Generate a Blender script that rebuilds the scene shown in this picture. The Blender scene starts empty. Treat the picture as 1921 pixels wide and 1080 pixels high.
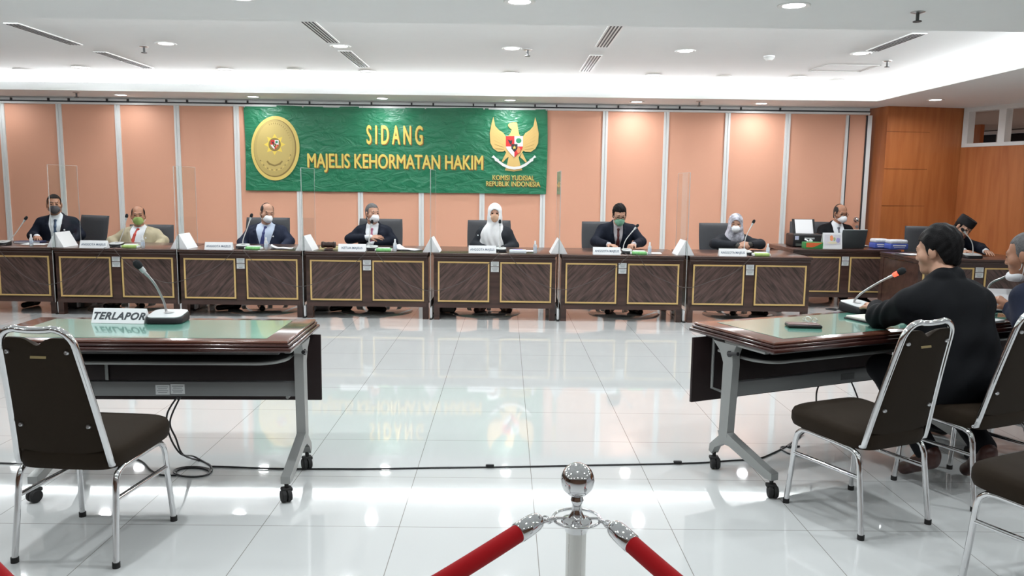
import bpy, bmesh, math, random
import numpy as np
from mathutils import Vector, Matrix
random.seed(7)
SC = bpy.context.scene
COL = SC.collection
PI = math.pi
def rad(a): return math.radians(a)

# ------------------------------------------------------------------ camera
CAM_H, FPX, PITCH, ROLL, YAW = 1.4912, 1488.76, 0.127684, 0.0125725, 0.0083436
fw = Vector((math.sin(YAW)*math.cos(PITCH), math.cos(YAW)*math.cos(PITCH), -math.sin(PITCH)))
r0 = Vector((math.cos(YAW), -math.sin(YAW), 0)); u0 = r0.cross(fw)
ri = r0*math.cos(ROLL)+u0*math.sin(ROLL); up = u0*math.cos(ROLL)-r0*math.sin(ROLL)
cd = bpy.data.cameras.new('camera'); cam = bpy.data.objects.new('camera', cd); COL.objects.link(cam)
cd.sensor_width = 36.0; cd.lens = 36.0*FPX/1921.0; cd.clip_start = 0.05; cd.clip_end = 100
mw = Matrix.Identity(4)
for i in range(3):
    mw[i][0] = ri[i]; mw[i][1] = up[i]; mw[i][2] = -fw[i]
mw[2][3] = CAM_H
cam.matrix_world = mw
SC.camera = cam
def ray(u, v): return fw+ri*((u-960.5)/FPX)+up*((540.0-v)/FPX)
def at(u, v, Y):            # where the sight line of a photo pixel meets the plane at depth Y
    d = ray(u, v); return Vector((0, 0, CAM_H))+d*(Y/d.y)
def lev(u, v, z=0.0):       # where it meets the level z
    d = ray(u, v); return Vector((0, 0, CAM_H))+d*((z-CAM_H)/d.z)

# ------------------------------------------------------------------ colour management, world, large lights
SC.view_settings.view_transform = 'Standard'; SC.view_settings.look = 'None'
SC.view_settings.gamma = 1.0; SC.view_settings.exposure = 0.50
SC.view_settings.use_curve_mapping = False
W = bpy.data.worlds.new('world'); SC.world = W; W.use_nodes = True
W.node_tree.nodes['Background'].inputs[0].default_value = (0.9, 0.95, 1.0, 1)
W.node_tree.nodes['Background'].inputs[1].default_value = 0.25

SOF, TRAY = 2.67, 2.86
TX0, TX1, TY0, TY1 = -7.6, 4.92, 6.05, 10.75
LAMP_W, COVE_W = 11.0, 22.0
def area(name, loc, rot, sx, sy, power, col, parent=None, shape='RECTANGLE', spread=PI):
    l = bpy.data.lights.new(name, 'AREA'); l.shape = shape; l.size = sx
    if shape == 'RECTANGLE': l.size_y = sy
    l.energy = power; l.color = col; l.spread = spread
    o = bpy.data.objects.new(name, l); COL.objects.link(o); o.location = loc; o.rotation_euler = rot
    if parent: o.parent = parent
    return o
COOL = (0.93, 0.97, 1.0)
# cove strips lying on the ledges round the ceiling tray, shining over the lip along its ceiling
area('cove_light_back', ((TX0+TX1)/2, TY1+0.28, SOF+0.115), (rad(-125), 0, 0), TX1-TX0+0.3, 0.06, COVE_W*12.5, COOL)
area('cove_light_front', ((TX0+TX1)/2, TY0-0.28, SOF+0.115), (rad(125), 0, 0), TX1-TX0+0.3, 0.06, COVE_W*6, COOL)
area('cove_light_right', (TX1+0.28, (TY0+TY1)/2, SOF+0.115), (0, rad(125), 0), 0.06, TY1-TY0+0.3, COVE_W*5, COOL)

# ------------------------------------------------------------------ materials
MATS = {}
def mat(name, col, rough=0.5, metal=0.0, spec=0.5, emit=None, es=0.0, trans=0.0, ior=1.45, coat=0.0, noise=0.0, nscale=8.0, bump=0.0, bscale=60.0, sheen=0.0):
    if name in MATS: return MATS[name]
    m = bpy.data.materials.new(name); m.use_nodes = True; nt = m.node_tree; b = nt.nodes['Principled BSDF']
    b.inputs['Base Color'].default_value = (*col, 1); b.inputs['Roughness'].default_value = rough
    b.inputs['Metallic'].default_value = metal; b.inputs['Specular IOR Level'].default_value = spec
    b.inputs['IOR'].default_value = ior
    if trans: b.inputs['Transmission Weight'].default_value = trans
    if coat: b.inputs['Coat Weight'].default_value = coat; b.inputs['Coat Roughness'].default_value = 0.05
    if sheen: b.inputs['Sheen Weight'].default_value = sheen
    if emit: b.inputs['Emission Color'].default_value = (*emit, 1); b.inputs['Emission Strength'].default_value = es
    tc = nt.nodes.new('ShaderNodeTexCoord')
    n = nt.nodes.new('ShaderNodeTexNoise'); n.inputs['Scale'].default_value = nscale; n.inputs['Detail'].default_value = 4
    nt.links.new(tc.outputs['Object'], n.inputs['Vector'])
    r = nt.nodes.new('ShaderNodeMapRange'); r.inputs['To Min'].default_value = 1-max(noise, 0.015); r.inputs['To Max'].default_value = 1+max(noise, 0.015)
    nt.links.new(n.outputs['Fac'], r.inputs['Value'])
    mx = nt.nodes.new('ShaderNodeVectorMath'); mx.operation = 'SCALE'; mx.inputs[0].default_value = col
    nt.links.new(r.outputs[0], mx.inputs['Scale']); nt.links.new(mx.outputs[0], b.inputs['Base Color'])
    if bump:
        n2 = nt.nodes.new('ShaderNodeTexNoise'); n2.inputs['Scale'].default_value = bscale; n2.inputs['Detail'].default_value = 3
        nt.links.new(tc.outputs['Object'], n2.inputs['Vector'])
        bp = nt.nodes.new('ShaderNodeBump'); bp.inputs['Strength'].default_value = bump; bp.inputs['Distance'].default_value = 0.01
        nt.links.new(n2.outputs['Fac'], bp.inputs['Height']); nt.links.new(bp.outputs[0], b.inputs['Normal'])
    MATS[name] = m; return m
def wood(name, c1, c2, scale, rot, rough=0.3, coat=0.3, stretch=(1, 1, 14)):
    if name in MATS: return MATS[name]
    m = bpy.data.materials.new(name); m.use_nodes = True; nt = m.node_tree; b = nt.nodes['Principled BSDF']
    b.inputs['Roughness'].default_value = rough; b.inputs['Coat Weight'].default_value = coat; b.inputs['Coat Roughness'].default_value = 0.12
    tc = nt.nodes.new('ShaderNodeTexCoord'); r1 = nt.nodes.new('ShaderNodeMapping'); r1.inputs['Rotation'].default_value = rot
    mp = nt.nodes.new('ShaderNodeMapping'); mp.inputs['Scale'].default_value = [scale*14/s if s > 1 else scale*14 for s in stretch]
    nt.links.new(tc.outputs['Object'], r1.inputs['Vector']); nt.links.new(r1.outputs[0], mp.inputs['Vector'])
    n = nt.nodes.new('ShaderNodeTexNoise'); n.inputs['Scale'].default_value = 1.0; n.inputs['Detail'].default_value = 6; n.inputs['Distortion'].default_value = 0.4
    nt.links.new(mp.outputs[0], n.inputs['Vector'])
    cr = nt.nodes.new('ShaderNodeValToRGB'); cr.color_ramp.elements[0].position = 0.33; cr.color_ramp.elements[1].position = 0.68
    cr.color_ramp.elements[0].color = (*c1, 1); cr.color_ramp.elements[1].color = (*c2, 1)
    nt.links.new(n.outputs['Fac'], cr.inputs[0]); nt.links.new(cr.outputs[0], b.inputs['Base Color'])
    MATS[name] = m; return m

def floor_material():
    m = bpy.data.materials.new('polished_tile'); m.use_nodes = True; nt = m.node_tree; b = nt.nodes['Principled BSDF']
    tc = nt.nodes.new('ShaderNodeTexCoord'); sp = nt.nodes.new('ShaderNodeSeparateXYZ'); nt.links.new(tc.outputs['Object'], sp.inputs[0])
    ds = []
    for ax, off in (('X', TILE_X), ('Y', TILE_Y)):
        a = nt.nodes.new('ShaderNodeMath'); a.operation = 'SUBTRACT'; a.inputs[1].default_value = off-0.3; nt.links.new(sp.outputs[ax], a.inputs[0])
        f = nt.nodes.new('ShaderNodeMath'); f.operation = 'FLOORED_MODULO'; f.inputs[1].default_value = 0.6; nt.links.new(a.outputs[0], f.inputs[0])
        s = nt.nodes.new('ShaderNodeMath'); s.operation = 'SUBTRACT'; s.inputs[1].default_value = 0.3; nt.links.new(f.outputs[0], s.inputs[0])
        q = nt.nodes.new('ShaderNodeMath'); q.operation = 'ABSOLUTE'; nt.links.new(s.outputs[0], q.inputs[0]); ds.append(q)
    mn = nt.nodes.new('ShaderNodeMath'); mn.operation = 'MINIMUM'; nt.links.new(ds[0].outputs[0], mn.inputs[0]); nt.links.new(ds[1].outputs[0], mn.inputs[1])
    lt = nt.nodes.new('ShaderNodeMath'); lt.operation = 'LESS_THAN'; lt.inputs[1].default_value = 0.0017; nt.links.new(mn.outputs[0], lt.inputs[0])
    n = nt.nodes.new('ShaderNodeTexNoise'); n.inputs['Scale'].default_value = 1.3; nt.links.new(tc.outputs['Object'], n.inputs['Vector'])
    c = nt.nodes.new('ShaderNodeMixRGB'); c.inputs[1].default_value = (0.57, 0.59, 0.585, 1); c.inputs[2].default_value = (0.63, 0.645, 0.64, 1); nt.links.new(n.outputs['Fac'], c.inputs[0])
    g = nt.nodes.new('ShaderNodeMixRGB'); g.inputs[2].default_value = (0.26, 0.25, 0.23, 1); nt.links.new(lt.outputs[0], g.inputs[0]); nt.links.new(c.outputs[0], g.inputs[1])
    nt.links.new(g.outputs[0], b.inputs['Base Color'])
    b.inputs['Roughness'].default_value = 0.035; b.inputs['IOR'].default_value = 1.62
    return m
TILE_X, TILE_Y = 0.145, 3.33

# ------------------------------------------------------------------ mesh helpers
class MB:
    def __init__(s): s.v = []; s.f = []
    def add(s, vs, fs):
        o = len(s.v); s.v += [tuple(map(float, p)) for p in vs]; s.f += [tuple(i+o for i in f) for f in fs]; return s
    def box(s, c, d, R=None):
        c = Vector(c); vs = []
        for x in (-.5, .5):
            for y in (-.5, .5):
                for z in (-.5, .5):
                    p = Vector((x*d[0], y*d[1], z*d[2])); p = R @ p if R else p; vs.append(c+p)
        return s.add(vs, [(0, 1, 3, 2), (4, 6, 7, 5), (0, 4, 5, 1), (2, 3, 7, 6), (0, 2, 6, 4), (1, 5, 7, 3)])
    def rbox(s, c, d, r=0.01, seg=3, R=None):
        bm = bmesh.new(); bmesh.ops.create_cube(bm, size=1)
        for v in bm.verts: v.co = Vector((v.co.x*d[0], v.co.y*d[1], v.co.z*d[2]))
        bmesh.ops.bevel(bm, geom=bm.edges[:], offset=min(r, min(d)*0.49), segments=seg, profile=0.5, affect='EDGES')
        return s.bm(bm, c, R)
    def bm(s, bm, c=(0, 0, 0), R=None):
        c = Vector(c); bm.verts.index_update()
        s.add([c+(R @ v.co if R else v.co) for v in bm.verts], [[v.index for v in f.verts] for f in bm.faces]); bm.free(); return s
    def ell(s, c, r, R=None, nu=16, nv=10):
        c = Vector(c); vs = [Vector((0, 0, -r[2]))]
        for j in range(1, nv):
            a = -PI/2+PI*j/nv
            for i in range(nu):
                b = 2*PI*i/nu; vs.append(Vector((r[0]*math.cos(a)*math.cos(b), r[1]*math.cos(a)*math.sin(b), r[2]*math.sin(a))))
        vs.append(Vector((0, 0, r[2]))); fs = []
        for i in range(nu): fs.append((0, 1+(i+1) % nu, 1+i))
        for j in range(nv-2):
            for i in range(nu):
                a = 1+j*nu; k = (i+1) % nu; fs.append((a+i, a+k, a+nu+k, a+nu+i))
        t = len(vs)-1; a = 1+(nv-2)*nu
        for i in range(nu): fs.append((a+i, a+(i+1) % nu, t))
        return s.add([c+(R @ v if R else v) for v in vs], fs)
    def tube(s, pts, r, n=8, cap=True, sq=None, closed=False, flat=1.0, upv=None):
        pts = [Vector(p) for p in pts]; m = len(pts); rs = r if isinstance(r, (list, tuple)) else [r]*m
        T = []
        for i in range(m):
            a = pts[(i-1) % m] if closed or i > 0 else pts[i]; b = pts[(i+1) % m] if closed or i < m-1 else pts[i]
            T.append((b-a).normalized() if (b-a).length > 1e-9 else Vector((0, 0, 1)))
        N = Vector(upv) if upv else (Vector((0, 0, 1)) if abs(T[0].z) < 0.9 else Vector((1, 0, 0)))
        vs = []; fs = []
        for i in range(m):
            N = N-T[i]*N.dot(T[i])
            if N.length < 1e-6: N = T[i].orthogonal()
            N.normalize(); B = T[i].cross(N)
            for k in range(n):
                a = 2*PI*(k+.5)/n; vs.append(pts[i]+N*(rs[i]*math.cos(a)*flat)+B*(rs[i]*math.sin(a)))
        for i in range(m if closed else m-1):
            j = (i+1) % m
            for k in range(n): fs.append((i*n+k, i*n+(k+1) % n, j*n+(k+1) % n, j*n+k))
        if cap and not closed:
            fs.append(tuple(reversed(range(n)))); fs.append(tuple((m-1)*n+k for k in range(n)))
        return s.add(vs, fs)
    def cyl(s, p, q, r, r2=None, n=16): return s.tube([p, q], [r, r2 if r2 is not None else r], n)
    def lathe(s, prof, c=(0, 0, 0), n=24, R=None):
        c = Vector(c); vs = []; fs = []; m = len(prof)
        for (r, z) in prof:
            for i in range(n):
                a = 2*PI*i/n; p = Vector((r*math.cos(a), r*math.sin(a), z)); vs.append(c+(R @ p if R else p))
        for j in range(m-1):
            for i in range(n): k = (i+1) % n; fs.append((j*n+i, j*n+k, (j+1)*n+k, (j+1)*n+i))
        if prof[0][0] > 1e-6: fs.append(tuple(reversed(range(n))))
        if prof[-1][0] > 1e-6: fs.append(tuple((m-1)*n+i for i in range(n)))
        return s.add(vs, fs)
    def prism(s, poly, h0, h1, O=(0, 0, 0), U=(1, 0, 0), V=(0, 0, 1), Nn=(0, -1, 0)):
        O, U, V, Nn = Vector(O), Vector(U), Vector(V), Vector(Nn); n = len(poly)
        ar = sum(poly[i][0]*poly[(i+1) % n][1]-poly[(i+1) % n][0]*poly[i][1] for i in range(n))
        if ar < 0: poly = poly[::-1]
        vs = [O+U*x+V*y+Nn*h0 for x, y in poly]+[O+U*x+V*y+Nn*h1 for x, y in poly]
        fs = [tuple(reversed(range(n))), tuple(range(n, 2*n))]+[(i, (i+1) % n, n+(i+1) % n, n+i) for i in range(n)]
        return s.add(vs, fs)
    def sheet(s, fn, nu, nv):
        vs = [fn(i/nu, j/nv) for j in range(nv+1) for i in range(nu+1)]
        return s.add(vs, [(j*(nu+1)+i, j*(nu+1)+i+1, (j+1)*(nu+1)+i+1, (j+1)*(nu+1)+i) for j in range(nv) for i in range(nu)])
    def build(s, name, m, parent=None, ang=35, label=None):
        me = bpy.data.meshes.new(name); me.from_pydata(s.v, [], s.f); me.validate()
        bm = bmesh.new(); bm.from_mesh(me); bmesh.ops.remove_doubles(bm, verts=bm.verts, dist=1e-6); bmesh.ops.recalc_face_normals(bm, faces=bm.faces)
        for f in bm.faces: f.smooth = True
        for e in bm.edges:
            if len(e.link_faces) > 2 or (len(e.link_faces) == 2 and e.calc_face_angle(0) > rad(ang)): e.smooth = False
        bm.to_mesh(me); bm.free()
        for x in (m if isinstance(m, list) else [m]): me.materials.append(x)
        o = bpy.data.objects.new(name, me); COL.objects.link(o)
        if parent: o.parent = parent
        if label: o['label'] = label
        return o
def tag(o, label, cat, group=None):
    o['label'] = label; o['category'] = cat
    if group: o['group'] = group
    return o
def thing(name, label, cat, loc=(0, 0, 0), rz=0.0, group=None):
    o = bpy.data.objects.new(name, None); COL.objects.link(o); o.location = loc; o.rotation_euler = (0, 0, rz)
    o.empty_display_size = 0.1
    return tag(o, label, cat, group)
def struct(o): o['kind'] = 'structure'; return o
def kids(o): return [c for c in bpy.data.objects if c.parent == o]
def copy_tree(o, loc, rz, label, group=None):
    def cp(x, par):
        c = x.copy(); COL.objects.link(c)
        if par: c.parent = par
        for k in kids(x): cp(k, c)
        return c
    c = cp(o, None); c.location = loc; c.rotation_euler = (0, 0, rz); c['label'] = label
    if group: c['group'] = group
    return c
def smooth(pts, n=8, closed=False):
    pts = [Vector(p) for p in pts]; m = len(pts); out = []
    for i in range(m if closed else m-1):
        if closed: a, b, c, d = pts[(i-1) % m], pts[i], pts[(i+1) % m], pts[(i+2) % m]
        else: a, b, c, d = pts[max(i-1, 0)], pts[i], pts[i+1], pts[min(i+2, m-1)]
        for k in range(n):
            t = k/n; out.append(0.5*((2*b)+(c-a)*t+(2*a-5*b+4*c-d)*t*t+(3*b-a-3*c+d)*t*t*t))
    if not closed: out.append(pts[-1])
    return out
def text_bm(txt, size, depth=0.001, bold=0.0, shear=0.0, sx=1.0, spacing=1.0, align='CENTER'):
    cu = bpy.data.curves.new('t', 'FONT'); cu.body = txt; cu.size = size; cu.extrude = depth; cu.offset = bold; cu.shear = shear
    cu.space_character = spacing; cu.align_x = align; cu.align_y = 'CENTER'; cu.resolution_u = 4
    o = bpy.data.objects.new('t', cu); COL.objects.link(o)
    dg = bpy.context.evaluated_depsgraph_get(); dg.update(); me = bpy.data.meshes.new_from_object(o.evaluated_get(dg))
    bm = bmesh.new(); bm.from_mesh(me)
    for v in bm.verts: v.co.x *= sx
    bpy.data.objects.remove(o); bpy.data.curves.remove(cu); bpy.data.meshes.remove(me)
    return bm
def frame(O, U, V):       # matrix taking (x,y,z) of a text to U,V,UxV at O
    U, V = Vector(U).normalized(), Vector(V).normalized(); N = U.cross(V)
    return Matrix(((U.x, V.x, N.x), (U.y, V.y, N.y), (U.z, V.z, N.z)))
# ------------------------------------------------------------------ common materials
M_white = mat('ceiling_white', (0.80, 0.81, 0.80), 0.7)
M_peach = mat('peach_partition', (0.74, 0.385, 0.26), 0.55, noise=0.03, nscale=1.5)
M_alu = mat('white_aluminium', (0.76, 0.77, 0.76), 0.4)
M_dark = mat('dark_gap', (0.03, 0.03, 0.035), 0.6)
M_wallwood = wood('orange_veneer', (0.39, 0.115, 0.030), (0.49, 0.165, 0.048), 0.9, (0, 0, 0), 0.4, 0.15, (1, 1, 10))
M_chrome = mat('chrome', (0.76, 0.76, 0.77), 0.07, metal=1.0)
M_steel = mat('brushed_steel', (0.62, 0.62, 0.62), 0.3, metal=1.0)
M_grey = mat('grey_metal', (0.36, 0.37, 0.36), 0.38, metal=0.55)
M_dgrey = mat('dark_grey_metal', (0.10, 0.10, 0.10), 0.45, metal=0.3)
M_black = mat('black_plastic', (0.012, 0.012, 0.014), 0.4)
M_rubber = mat('black_rubber', (0.015, 0.015, 0.015), 0.7)
M_paper = mat('white_paper', (0.82, 0.82, 0.83), 0.6)
M_card = mat('white_card', (0.84, 0.85, 0.86), 0.5)
M_desk = wood('dark_desk_wood', (0.035, 0.016, 0.012), (0.085, 0.042, 0.032), 1.0, (0, 0, 0), 0.28, 0.4, (12, 1, 1))
M_vl = wood('veneer_falling', (0.030, 0.018, 0.015), (0.150, 0.088, 0.075), 3.0, (0, rad(47), 0), 0.33, 0.3, (9, 1, 1))
M_vr = wood('veneer_rising', (0.030, 0.018, 0.015), (0.150, 0.088, 0.075), 3.0, (0, rad(-47), 0), 0.33, 0.3, (9, 1, 1))
M_gold = mat('gold_inlay', (0.72, 0.50, 0.20), 0.4, metal=0.15)
M_green = mat('green_leather_top', (0.115, 0.30, 0.235), 0.16, coat=0.5)
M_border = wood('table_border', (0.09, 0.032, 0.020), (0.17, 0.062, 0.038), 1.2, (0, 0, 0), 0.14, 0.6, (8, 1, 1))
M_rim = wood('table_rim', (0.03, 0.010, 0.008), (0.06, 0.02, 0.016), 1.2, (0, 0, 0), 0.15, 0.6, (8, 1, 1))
M_brown = mat('brown_fabric', (0.019, 0.0120, 0.0062), 0.75, spec=0.2, noise=0.1, nscale=60, bump=0.1, bscale=500, sheen=0.02)
M_glass = mat('clear_acrylic', (0.93, 0.97, 0.96), 0.0, trans=1.0, ior=1.07)
M_edge = mat('acrylic_edge', (0.85, 0.88, 0.87), 0.4); M_edge.node_tree.nodes['Principled BSDF'].inputs['Alpha'].default_value = 0.38

# ------------------------------------------------------------------ the room
fl = MB().add([(-9.5, -4, 0), (9.5, -4, 0), (9.5, 13, 0), (-9.5, 13, 0)], [(0, 1, 2, 3)]).build('floor', floor_material()); struct(fl)
WY = 11.60
# partition wall: tall peach panels between white aluminium strips
PT = 2.575
b = MB().box((-2.15, WY+0.06, PT/2), (14.7, 0.10, PT)); wb = b.build('wall_back', M_peach); struct(wb)
xs = [at(u, 205, WY).x for u in (3, 110, 220, 331, 443)]
pitch = (xs[-1]-xs[0])/4
xs = [xs[0]-pitch*2, xs[0]-pitch]+xs
x0 = xs[-1]; xr = at(1136, 206, WY).x; n = 6
xs += [x0+(xr-x0)*k/n for k in range(1, n)] + [at(u, 211, WY).x for u in (1136, 1251, 1366, 1479)]
for i, x in enumerate(xs):
    m = MB().box((x-0.022, WY+0.004, PT/2), (0.030, 0.03, PT)).box((x+0.022, WY+0.004, PT/2), (0.030, 0.03, PT)).box((x, WY+0.008, PT/2), (0.014, 0.02, PT))
    struct(m.build('trim_%d' % (i+1), M_alu))
xd0, xd1 = at(1590, 215, WY).x, at(1629, 215, WY).x
d = MB().box(((xd0+xd1)/2, WY+0.012, 1.27), (xd1-xd0-0.05, 0.03, 2.54)).build('door_1', M_peach); struct(d)
MB().box((xd0, WY+0.0, 1.28), (0.035, 0.04, 2.56)).box((xd1+0.02, WY+0.0, 1.28), (0.06, 0.05, 2.56)).build('door_frame', M_alu, d)
MB().box((xd0+0.024, WY-0.008, 1.28), (0.012, 0.03, 2.56)).box((xd1-0.018, WY-0.008, 1.28), (0.018, 0.03, 2.56)).build('door_gap', M_dark, d)
p = at(1608, 412, WY-0.05); MB().cyl((p.x, WY, p.z), (p.x, WY-0.045, p.z), 0.014).ell((p.x, WY-0.065, p.z), (0.032, 0.026, 0.032)).cyl((p.x, WY, p.z), (p.x, WY-0.01, p.z), 0.038).build('door_knob', M_chrome, d)
p = at(1608, 425, WY-0.02); MB().cyl((p.x, WY, p.z), (p.x, WY-0.014, p.z), 0.022).build('keyhole', M_steel, d)
# track along the top of the partition
struct(MB().box((-2.15, WY+0.0, 2.585), (14.7, 0.06, 0.028)).build('trim_20', M_alu))
m = MB().box((-2.15, WY+0.012, 2.645), (14.7, 0.05, 0.05))
struct(m.build('trim_21', M_alu))
m = MB()
for i in range(len(xs)-1):
    for f in (0.2, 0.85):
        m.box((xs[i]+(xs[i+1]-xs[i])*f, WY-0.03, 2.625), (0.02, 0.03, 0.05))
m.box((-2.15, WY-0.022, 2.610), (14.7, 0.03, 0.016))
struct(m.build('trim_22', M_dark))
struct(MB().box((-9.45, 4.5, 1.5), (0.1, 17, 3.0)).build('wall_left', mat('brown_wall', (0.20, 0.11, 0.07), 0.6)))
struct(MB().box((0, -4.05, 1.5), (19, 0.1, 3.0)).build('wall_front', mat('brown_wall', (0.20, 0.11, 0.07), 0.6)))
# wooden column and wooden wall on the right, then the oblique wall with the high window
c0 = Vector((5.345, 11.33)); c1 = Vector((6.50, 11.50)); c2 = c1+Vector((0.415, -0.91))*7.0
m = MB().prism([(5.27, 11.75), (c0.x, c0.y), (c1.x+0.05, c1.y+0.0), (c1.x+0.3, 11.75)], 0, 2.68, V=(0, 1, 0), Nn=(0, 0, 1))
for k in range(1, 4):
    pass
struct(m.build('wall_right', M_wallwood))
for zc in (0.9, 1.75, 2.32):
    pass
g = MB()
dv = (c1-c0).normalized()
for zc in (0.62, 1.28, 1.80, 2.32):
    g.box((((c0+c1)/2).x, ((c0+c1)/2).y-0.001, zc), ((c1-c0).length, 0.006, 0.006), Matrix.Rotation(math.atan2(dv.y, dv.x), 3, 'Z'))
struct(g.build('trim_23', mat('veneer_groove', (0.16, 0.05, 0.015), 0.6)))
du = (c2-c1).normalized(); ang = math.atan2(du.y, du.x); RZ = Matrix.Rotation(ang, 3, 'Z')
nrm = Vector((du.y, -du.x)); nrm = nrm if nrm.x < 0 else -nrm          # towards the room
zs = 2.12                                                             # sill of the high window
def wl(s, off=0): return c1+du*s-nrm*off
L = 7.0
def slab(m, s0, s1, z0, z1, off, th):
    c = wl((s0+s1)/2, off+th/2); m.box((c.x, c.y, (z0+z1)/2), (abs(s1-s0), th, z1-z0), RZ)
m = MB(); slab(m, 0, L, 0, zs, 0, 0.12); struct(m.build('wall_side', M_wallwood))
wf = MB()
slab(wf, 0.02, L, zs, zs+0.05, -0.012, 0.14); slab(wf, 0.02, L, SOF-0.055, SOF, -0.012, 0.14)
for k in range(6):
    s = 0.02+k*0.52; slab(wf, s, s+(0.10 if k else 0.08), zs+0.05, SOF-0.055, -0.012, 0.14)
w = struct(wf.build('window_1', mat('window_white', (0.80, 0.80, 0.78), 0.4)))
m = MB()
for k in range(5): slab(m, 0.12+k*0.52, 0.54+k*0.52, zs+0.05, SOF-0.055, 0.05, 0.006)
m.build('window_pane', mat('window_glass', (1, 1, 1), 0.0, trans=1.0, ior=1.03), w)
# what shows through the high window: the next room's ceiling, a wooden wall and its own window band
m = MB(); slab(m, -3, L+3, 2.62, 2.66, 0.2, 7.0); struct(m.build('ceiling_beyond', mat('beige_ceiling', (0.42, 0.33, 0.27), 0.7)))
m = MB(); slab(m, -4, L+3, 0, 2.15, 3.6, 0.1); struct(m.build('wall_beyond', M_wallwood))
m = MB(); slab(m, -4, L+3, 2.15, 2.22, 3.58, 0.08); slab(m, -4, L+3, 2.545, 2.60, 3.56, 0.10)
for k in range(14): slab(m, -3.77+k*0.62, -3.69+k*0.62, 2.22, 2.545, 3.58, 0.08)
struct(m.build('window_2', MATS['window_white']))
m = MB(); slab(m, -4, L+3, 2.15, 2.62, 3.75, 0.05); struct(m.build('wall_dark_beyond', M_dark))
m = MB(); slab(m, -3.0, -1.26, 0, 2.62, 2.2, 0.1); struct(m.build('wall_beyond_end', M_wallwood))
cpt = wl(3.0, 2.0); area('next_room_light', (cpt.x, cpt.y, 2.55), (0, 0, 0), 2.0, 2.0, 45, (1, 0.93, 0.85))

# ceiling: lower soffit all round, raised tray in the middle with a fascia and a light cove
m = MB(); T = SOF+0.012
def cbox(m, x0, x1, y0, y1, z0, z1): m.box(((x0+x1)/2, (y0+y1)/2, (z0+z1)/2), (x1-x0, y1-y0, z1-z0))
cbox(m, -9.5, 9.5, TY1, 13, SOF, SOF+0.02); cbox(m, -9.5, 9.5, -4, TY0, SOF, SOF+0.02)
cbox(m, TX1, 9.5, TY0, TY1, SOF, SOF+0.02); cbox(m, -9.5, TX0, TY0, TY1, SOF, SOF+0.02)
struct(m.build('ceiling_soffit', M_white))
lip = 0.105
m = MB()
z0_ = SOF+0.0205
cbox(m, TX0-0.02, TX1+0.02, TY1, TY1+0.02, z0_, SOF+lip); cbox(m, TX0-0.02, TX1+0.02, TY0-0.02, TY0, z0_, SOF+lip)
cbox(m, TX1, TX1+0.02, TY0+0.001, TY1-0.001, z0_, SOF+lip); cbox(m, TX0-0.02, TX0, TY0+0.001, TY1-0.001, z0_, SOF+lip)
struct(m.build('trim_24', M_white))
m = MB(); cbox(m, TX0-0.5, TX1+0.5, TY0-0.5, TY1+0.5, TRAY, TRAY+0.03)
struct(m.build('ceiling', M_white))
m = MB()
cbox(m, TX0-0.5, TX1+0.5, TY1+0.4, TY1+0.43, SOF+0.0205, TRAY); cbox(m, TX0-0.5, TX1+0.5, TY0-0.43, TY0-0.4, SOF+0.0205, TRAY)
cbox(m, TX1+0.4, TX1+0.43, TY0-0.4, TY1+0.4, SOF+0.0205, TRAY); cbox(m, TX0-0.43, TX0-0.4, TY0-0.4, TY1+0.4, SOF+0.0205, TRAY)
struct(m.build('trim_25', M_white))

# ------------------------------------------------------------------ things on the ceiling
M_lamp = mat('lamp_diffuser', (1, 1, 1), 0.5, emit=(0.97, 0.98, 1.0), es=9.0)
M_ring = mat('lamp_ring', (0.82, 0.82, 0.80), 0.4)
dl = None
def downlight(x, y, z, label, k=1.0):
    global dl
    o = thing('downlight', label, 'ceiling light', (x, y, z), 0, 'recessed round downlights')
    MB().lathe([(0.072, 0.0), (0.072, -0.004), (0.098, -0.008), (0.104, -0.004), (0.104, 0.0)], n=28).build('frame', M_ring, o)
    MB().lathe([(0.0, -0.003), (0.071, -0.003), (0.071, -0.001), (0, -0.001)], n=28).build('diffuser', M_lamp, o)
    area('lamp_light', (0, 0, -0.012), (0, 0, 0), 0.13, 0.13, LAMP_W*k, COOL, o, 'DISK', rad(165))
ORD = ['first', 'second', 'third', 'fourth', 'fifth', 'sixth', 'seventh', 'eighth']
X7 = [-7.12, -5.33, -3.51, -1.73, 0.035, 1.79, 3.52]
for i, x in enumerate(X7): downlight(x, 11.22, SOF, 'round downlight in the low ceiling over the peach wall, %s from the left' % ORD[i], [0.22, 0.25, 0.33, 0.42, 0.5, 0.5, 0.5][i])
downlight(5.55, 10.49, SOF, 'bright round downlight in the low ceiling beside the orange wooden wall')
XT = [-5.25, -3.42, -1.68, 0.036, 1.78, 3.55]
for i, x in enumerate(XT): downlight(x, 8.2, TRAY, 'small round downlight on the raised ceiling between the air slots, %s from the left' % ORD[i])
for i, x in enumerate([-5.2, -3.45, -1.72, 0.036, 1.78, 3.55]): downlight(x, 9.95, TRAY, 'faint round downlight in the bright cove glow, %s from the left' % ORD[i])
for i, x in enumerate([-1.72, 0.07, 1.84]): downlight(x, 5.30, SOF, 'large near downlight cut by the top edge, %s from the left' % ORD[i])
for x in (-3.5, 3.6): downlight(x, 5.30, SOF, 'round downlight in the low ceiling overhead, out of the photo')
for y in (3.2, 1.0, -1.4):
    for x in (-5.2, -3.4, -1.7, 0.05, 1.8, 3.55, 5.3): downlight(x, y, SOF, 'round downlight in the low ceiling overhead, out of the photo', 1.0 if y > 2 else 0.45)

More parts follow.
